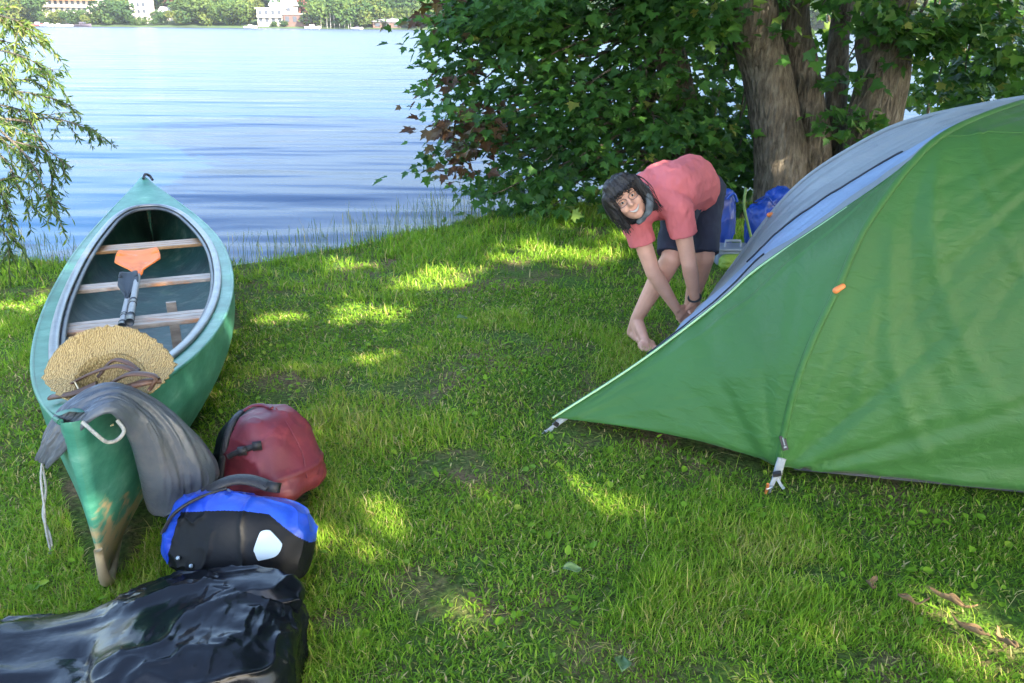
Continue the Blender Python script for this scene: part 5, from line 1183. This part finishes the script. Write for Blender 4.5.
redp = fartree(510, 1400, 7); redp.materials.append(FRd)
def far(u, d):   # world point on the far bank under pixel column u, d metres behind the waterline
    y = 405.
    for _ in range(6):
        p = PY(u, 20, y); y = float(shoreY(p[0])) + d
    p = PY(u, 20, y); return np.array([p[0], y, float(hillz(p[0], y))])
def ftree(u, d, h, wf=1., red=False):
    o = bpy.data.objects.new('far_tree', redp if red else protos[rng.integers(4)]); COL.objects.link(o)
    p = far(u, d); o.location = p - np.array([0, 0, .6]); o.scale = (h * wf, h * wf, h); o.rotation_euler = (0, 0, rng.uniform(0, 6.28))
    if red: tag(o, 'reddish tree among green trees on the far shore', 'tree', 'reddish trees on the far shore')
    else: tag(o, 'rounded green tree on the wooded far shore', 'tree', 'trees on the far shore')
BL = [(40, 108), (128, 156), (256, 318), (162, 188)]
def free(u): return not any(a - 3 < u < b + 3 for a, b in BL)
for i in range(52):   # waterline row
    u = -30 + i * 9.2 + rng.normal() * 2
    if free(u): ftree(u, rng.uniform(2, 9), rng.uniform(8, 13), rng.uniform(.9, 1.3))
for i in range(60):
    u = -40 + i * 8.3 + rng.normal() * 3
    if free(u) or rng.random() < .15: ftree(u, rng.uniform(16, 34), rng.uniform(10, 15), 1.1)
for i in range(60): ftree(-50 + i * 8.6 + rng.normal() * 3, rng.uniform(45, 75), rng.uniform(11, 17), 1.15)
for i in range(30): ftree(-50 + i * 17 + rng.normal() * 3, rng.uniform(85, 120), rng.uniform(12, 18), 1.2)
for u, d, h in ((190, 24, 13), (202, 26, 14), (181, 30, 13), (290, 28, 13), (297, 32, 14)): ftree(u, d, h, 1.1, True)
for i in range(16): ftree(-60 - i * 22, rng.uniform(3, 60), rng.uniform(9, 15), 1.3)
for i in range(14): ftree(1090 + i * 26, rng.uniform(3, 60), rng.uniform(9, 15), 1.3)
for i in range(46): ftree(480 + i * 13 + rng.normal() * 4, rng.uniform(4, 60), rng.uniform(9, 15), 1.2)
for u, d, h in ((48, 4, 5), (60, 6, 7), (70, 5, 6), (80, 5, 7), (97, 4, 7), (88, 3, 5), (108, 4, 8), (132, 3, 5), (120, 4, 9), (143, 2, 4), (162, 5, 7), (180, 4, 7), (275, 2, 3), (284, 2.5, 4)): ftree(u, d, h, 1.2)

wall = mat('white_render', (.48, .44, .38), .8, .06); winm = mat('dark_window', (.05, .06, .08), .15, .2); roofm = mat('grey_roof', (.30, .31, .33), .8, .15); brn = mat('brown_wood', (.10, .06, .05), .8, .2); awn = mat('orange_awning', (.65, .30, .14), .7, .1)
def building(name, u, d, w, dp, floors, fh, nwin, label, wm, rm, rtype, lift=0., bands=True, wfrac=.5):
    p = far(u, d); z0 = p[2] - 2 + lift; root = empty(name, (p[0], p[1], z0), label, 'building'); hh = floors * fh + 2
    mb = MB(); mb.box(p + np.array([0, 0, lift - 2 + hh / 2]), (w, dp, hh)); mb.obj('wall', wm, root, False)
    for f in range(floors):
        zz = z0 + 2 + f * fh + fh * .5
        for k in range(nwin):
            xx = p[0] - w / 2 + (k + .5) * w / nwin; mb = MB(); mb.box((xx, p[1] - dp / 2 - .05, zz), (w / nwin * wfrac, .2, fh * .55)); mb.obj('window', winm, root, False)
        if bands and f: mb = MB(); mb.box((p[0], p[1] - dp / 2 - .7, z0 + 2 + f * fh - .1), (w * .98, 1.4, .9)); mb.obj('balcony', wm, root, False)
    top = z0 + hh
    if rtype == 'flat': mb = MB(); mb.box((p[0], p[1], top + .2), (w + 1.2, dp + 1.2, .4)); mb.obj('roof', rm, root, False)
    else:
        a = np.array([[-w / 2 - .6, -dp / 2 - .6, 0], [w / 2 + .6, -dp / 2 - .6, 0], [w / 2 + .6, dp / 2 + .6, 0], [-w / 2 - .6, dp / 2 + .6, 0]]) + np.array([p[0], p[1], top + .02])
        if rtype == 'gable_x': r0, r1 = np.array([p[0] - w / 2 - .6, p[1], top + 2.6]), np.array([p[0] + w / 2 + .6, p[1], top + 2.6]); F = dict(Q=[[0, 1, 5, 4], [2, 3, 4, 5]], T=[[0, 4, 3], [1, 2, 5]])
        else: r0, r1 = np.array([p[0], p[1] - dp / 2 - .6, top + 3.4]), np.array([p[0], p[1] + dp / 2 + .6, top + 3.4]); F = dict(Q=[[1, 2, 5, 4], [3, 0, 4, 5]], T=[[0, 1, 4], [2, 3, 5]])
        mb = MB(); mb.add(np.vstack([a, r0, r1]), F['Q'], F['T']); mb.obj('roof', rm, root, False)
    return root, p, z0
r_, p, z0 = building('hotel', 76, 22, 31, 12, 4, 3.3, 11, 'long white lakeside hotel with rows of dark windows', wall, awn, 'flat', 2.0)
mb = MB(); mb.box((p[0] + 4, p[1] - 7.6, z0 + 2 + 6.2), (22, 2.6, .5)); mb.obj('awning', awn, r_, False)
building('house', 144, 14, 8, 9, 4, 3.0, 3, 'tall narrow white house with a gabled roof beside the water', wall, roofm, 'gable_y', 0, False)
building('house', 172, 20, 9, 7, 1, 3.2, 3, 'low pale house half hidden among trees on the far shore', wall, roofm, 'gable_x', 0, False)
building('house', 273, 7, 12, 9, 2, 3.3, 4, 'white two storey boathouse with flat pale roof at the far waterline', wall, roofm, 'flat', .6, True)
building('house', 285, 14, 11, 9, 2, 3.3, 2, 'grey roofed house right behind the white boathouse', wall, roofm, 'gable_x', .8, False)
building('boathouse', 301, 7, 14, 9, 1, 4.2, 4, 'low brown wooden boathouse with a pale flat roof at the waterline', brn, wall, 'flat', .6, False)
building('boathouse', 388, 5, 13, 8, 1, 2.4, 3, 'dark wooden boathouse with gabled roof near the maple leaves', brn, roofm, 'gable_x', -.4, False)
# boats
bw = mat('boat_white', (.78, .78, .78), .35, .05); bd = mat('boat_dark', (.06, .05, .07), .5, .1); brd = mat('boat_red', (.45, .08, .09), .5, .1)
def boat(u, d, ln, hm, cm, label):
    p = far(u, 0); y = p[1] - d; p = PY(u, 20, y); p = np.array([p[0], y, WATER]); root = empty('motorboat', p, label, 'boat', 'boats moored along the far shore')
    s = np.linspace(0, 1, 24); t = np.linspace(-1, 1, 13); S, T = np.meshgrid(s, t, indexing='ij'); wd_ = ln * .16 * np.clip(1 - ((S - .25) / .76).clip(0) ** 2.4, 0, 1)
    P = np.stack([(S - .5) * ln, wd_ * np.sin(T * np.pi / 2), (ln * .13 + ln * .05 * S ** 2) * (1 - np.cos(T * np.pi / 2) ** .8) - .15 * ln * .1], -1)
    mb = MB(); mb.grid(P + p); a = P[:, 0]; c = P[:, -1]; k = np.linspace(0, 1, 4)[None, :, None]; mb.grid(a[:, None] * (1 - k) + c[:, None] * k + p - np.array([0, 0, .06])); mb.obj('hull', hm, root)
    mb = MB(); mb.box(p + np.array([-.02 * ln, 0, ln * .19]), (ln * .34, ln * .2, ln * .12)); o = mb.obj('cabin', cm, root, False); o.modifiers.new('b', 'BEVEL').width = .25
    mb = MB(); mb.box(p + np.array([ln * .10, 0, ln * .2]), (ln * .11, ln * .205, ln * .06)); mb.obj('windscreen', winm, root, False)
boat(37, 2, 7, brd, bw, 'red hulled boat with white cabin moored left of the hotel'); boat(46, 3, 6, bw, bw, 'small white motorboat just right of the red boat')
boat(58, 2, 5, bw, bw, 'small white boat moored beneath the hotel trees'); boat(67, 2, 5, bw, bd, 'white boat with dark cabin beneath the hotel')
boat(82, 8, 8, bd, bd, 'dark motorboat lying off the hotel shore'); boat(250, 3, 6, bw, bw, 'white boat moored left of the white boathouse'); boat(312, 3, 7, bw, bw, 'white boat moored right of the brown boathouse'); boat(357, 3, 5, bw, bd, 'small white boat below the pale masts')
pole = mat('pale_mast', (.2, .2, .19), .6, .1)
for i in range(8):
    p = far(322 + i * 4.2 + rng.normal(), -1.5); mb = MB(); mb.tube([(p[0], p[1], WATER - 1), (p[0] + .1, p[1], WATER + rng.uniform(5, 8))], .14, 6); tag(mb.obj('mooring_post', pole), 'slim pale post standing in the water before the far trees', 'post', 'pale posts at the far waterline')
# ================================================================ AIR
hz, nt, b = newmat('haze_air')
nt.nodes.remove(b); pv = nd(nt, 'ShaderNodeVolumePrincipled'); pv.inputs['Color'].default_value = (.80, .86, .95, 1); pv.inputs['Density'].default_value = .00014; pv.inputs['Anisotropy'].default_value = .2
L(nt, pv, 0, nt.nodes['Material Output'], 'Volume')
mb = MB(); mb.box((0, 380, 64), (2400, 1600, 148))
o = mb.obj('haze', hz, None, False); tag(o, 'thin pale haze lying over the lake and far shore', 'haze', kind='stuff')
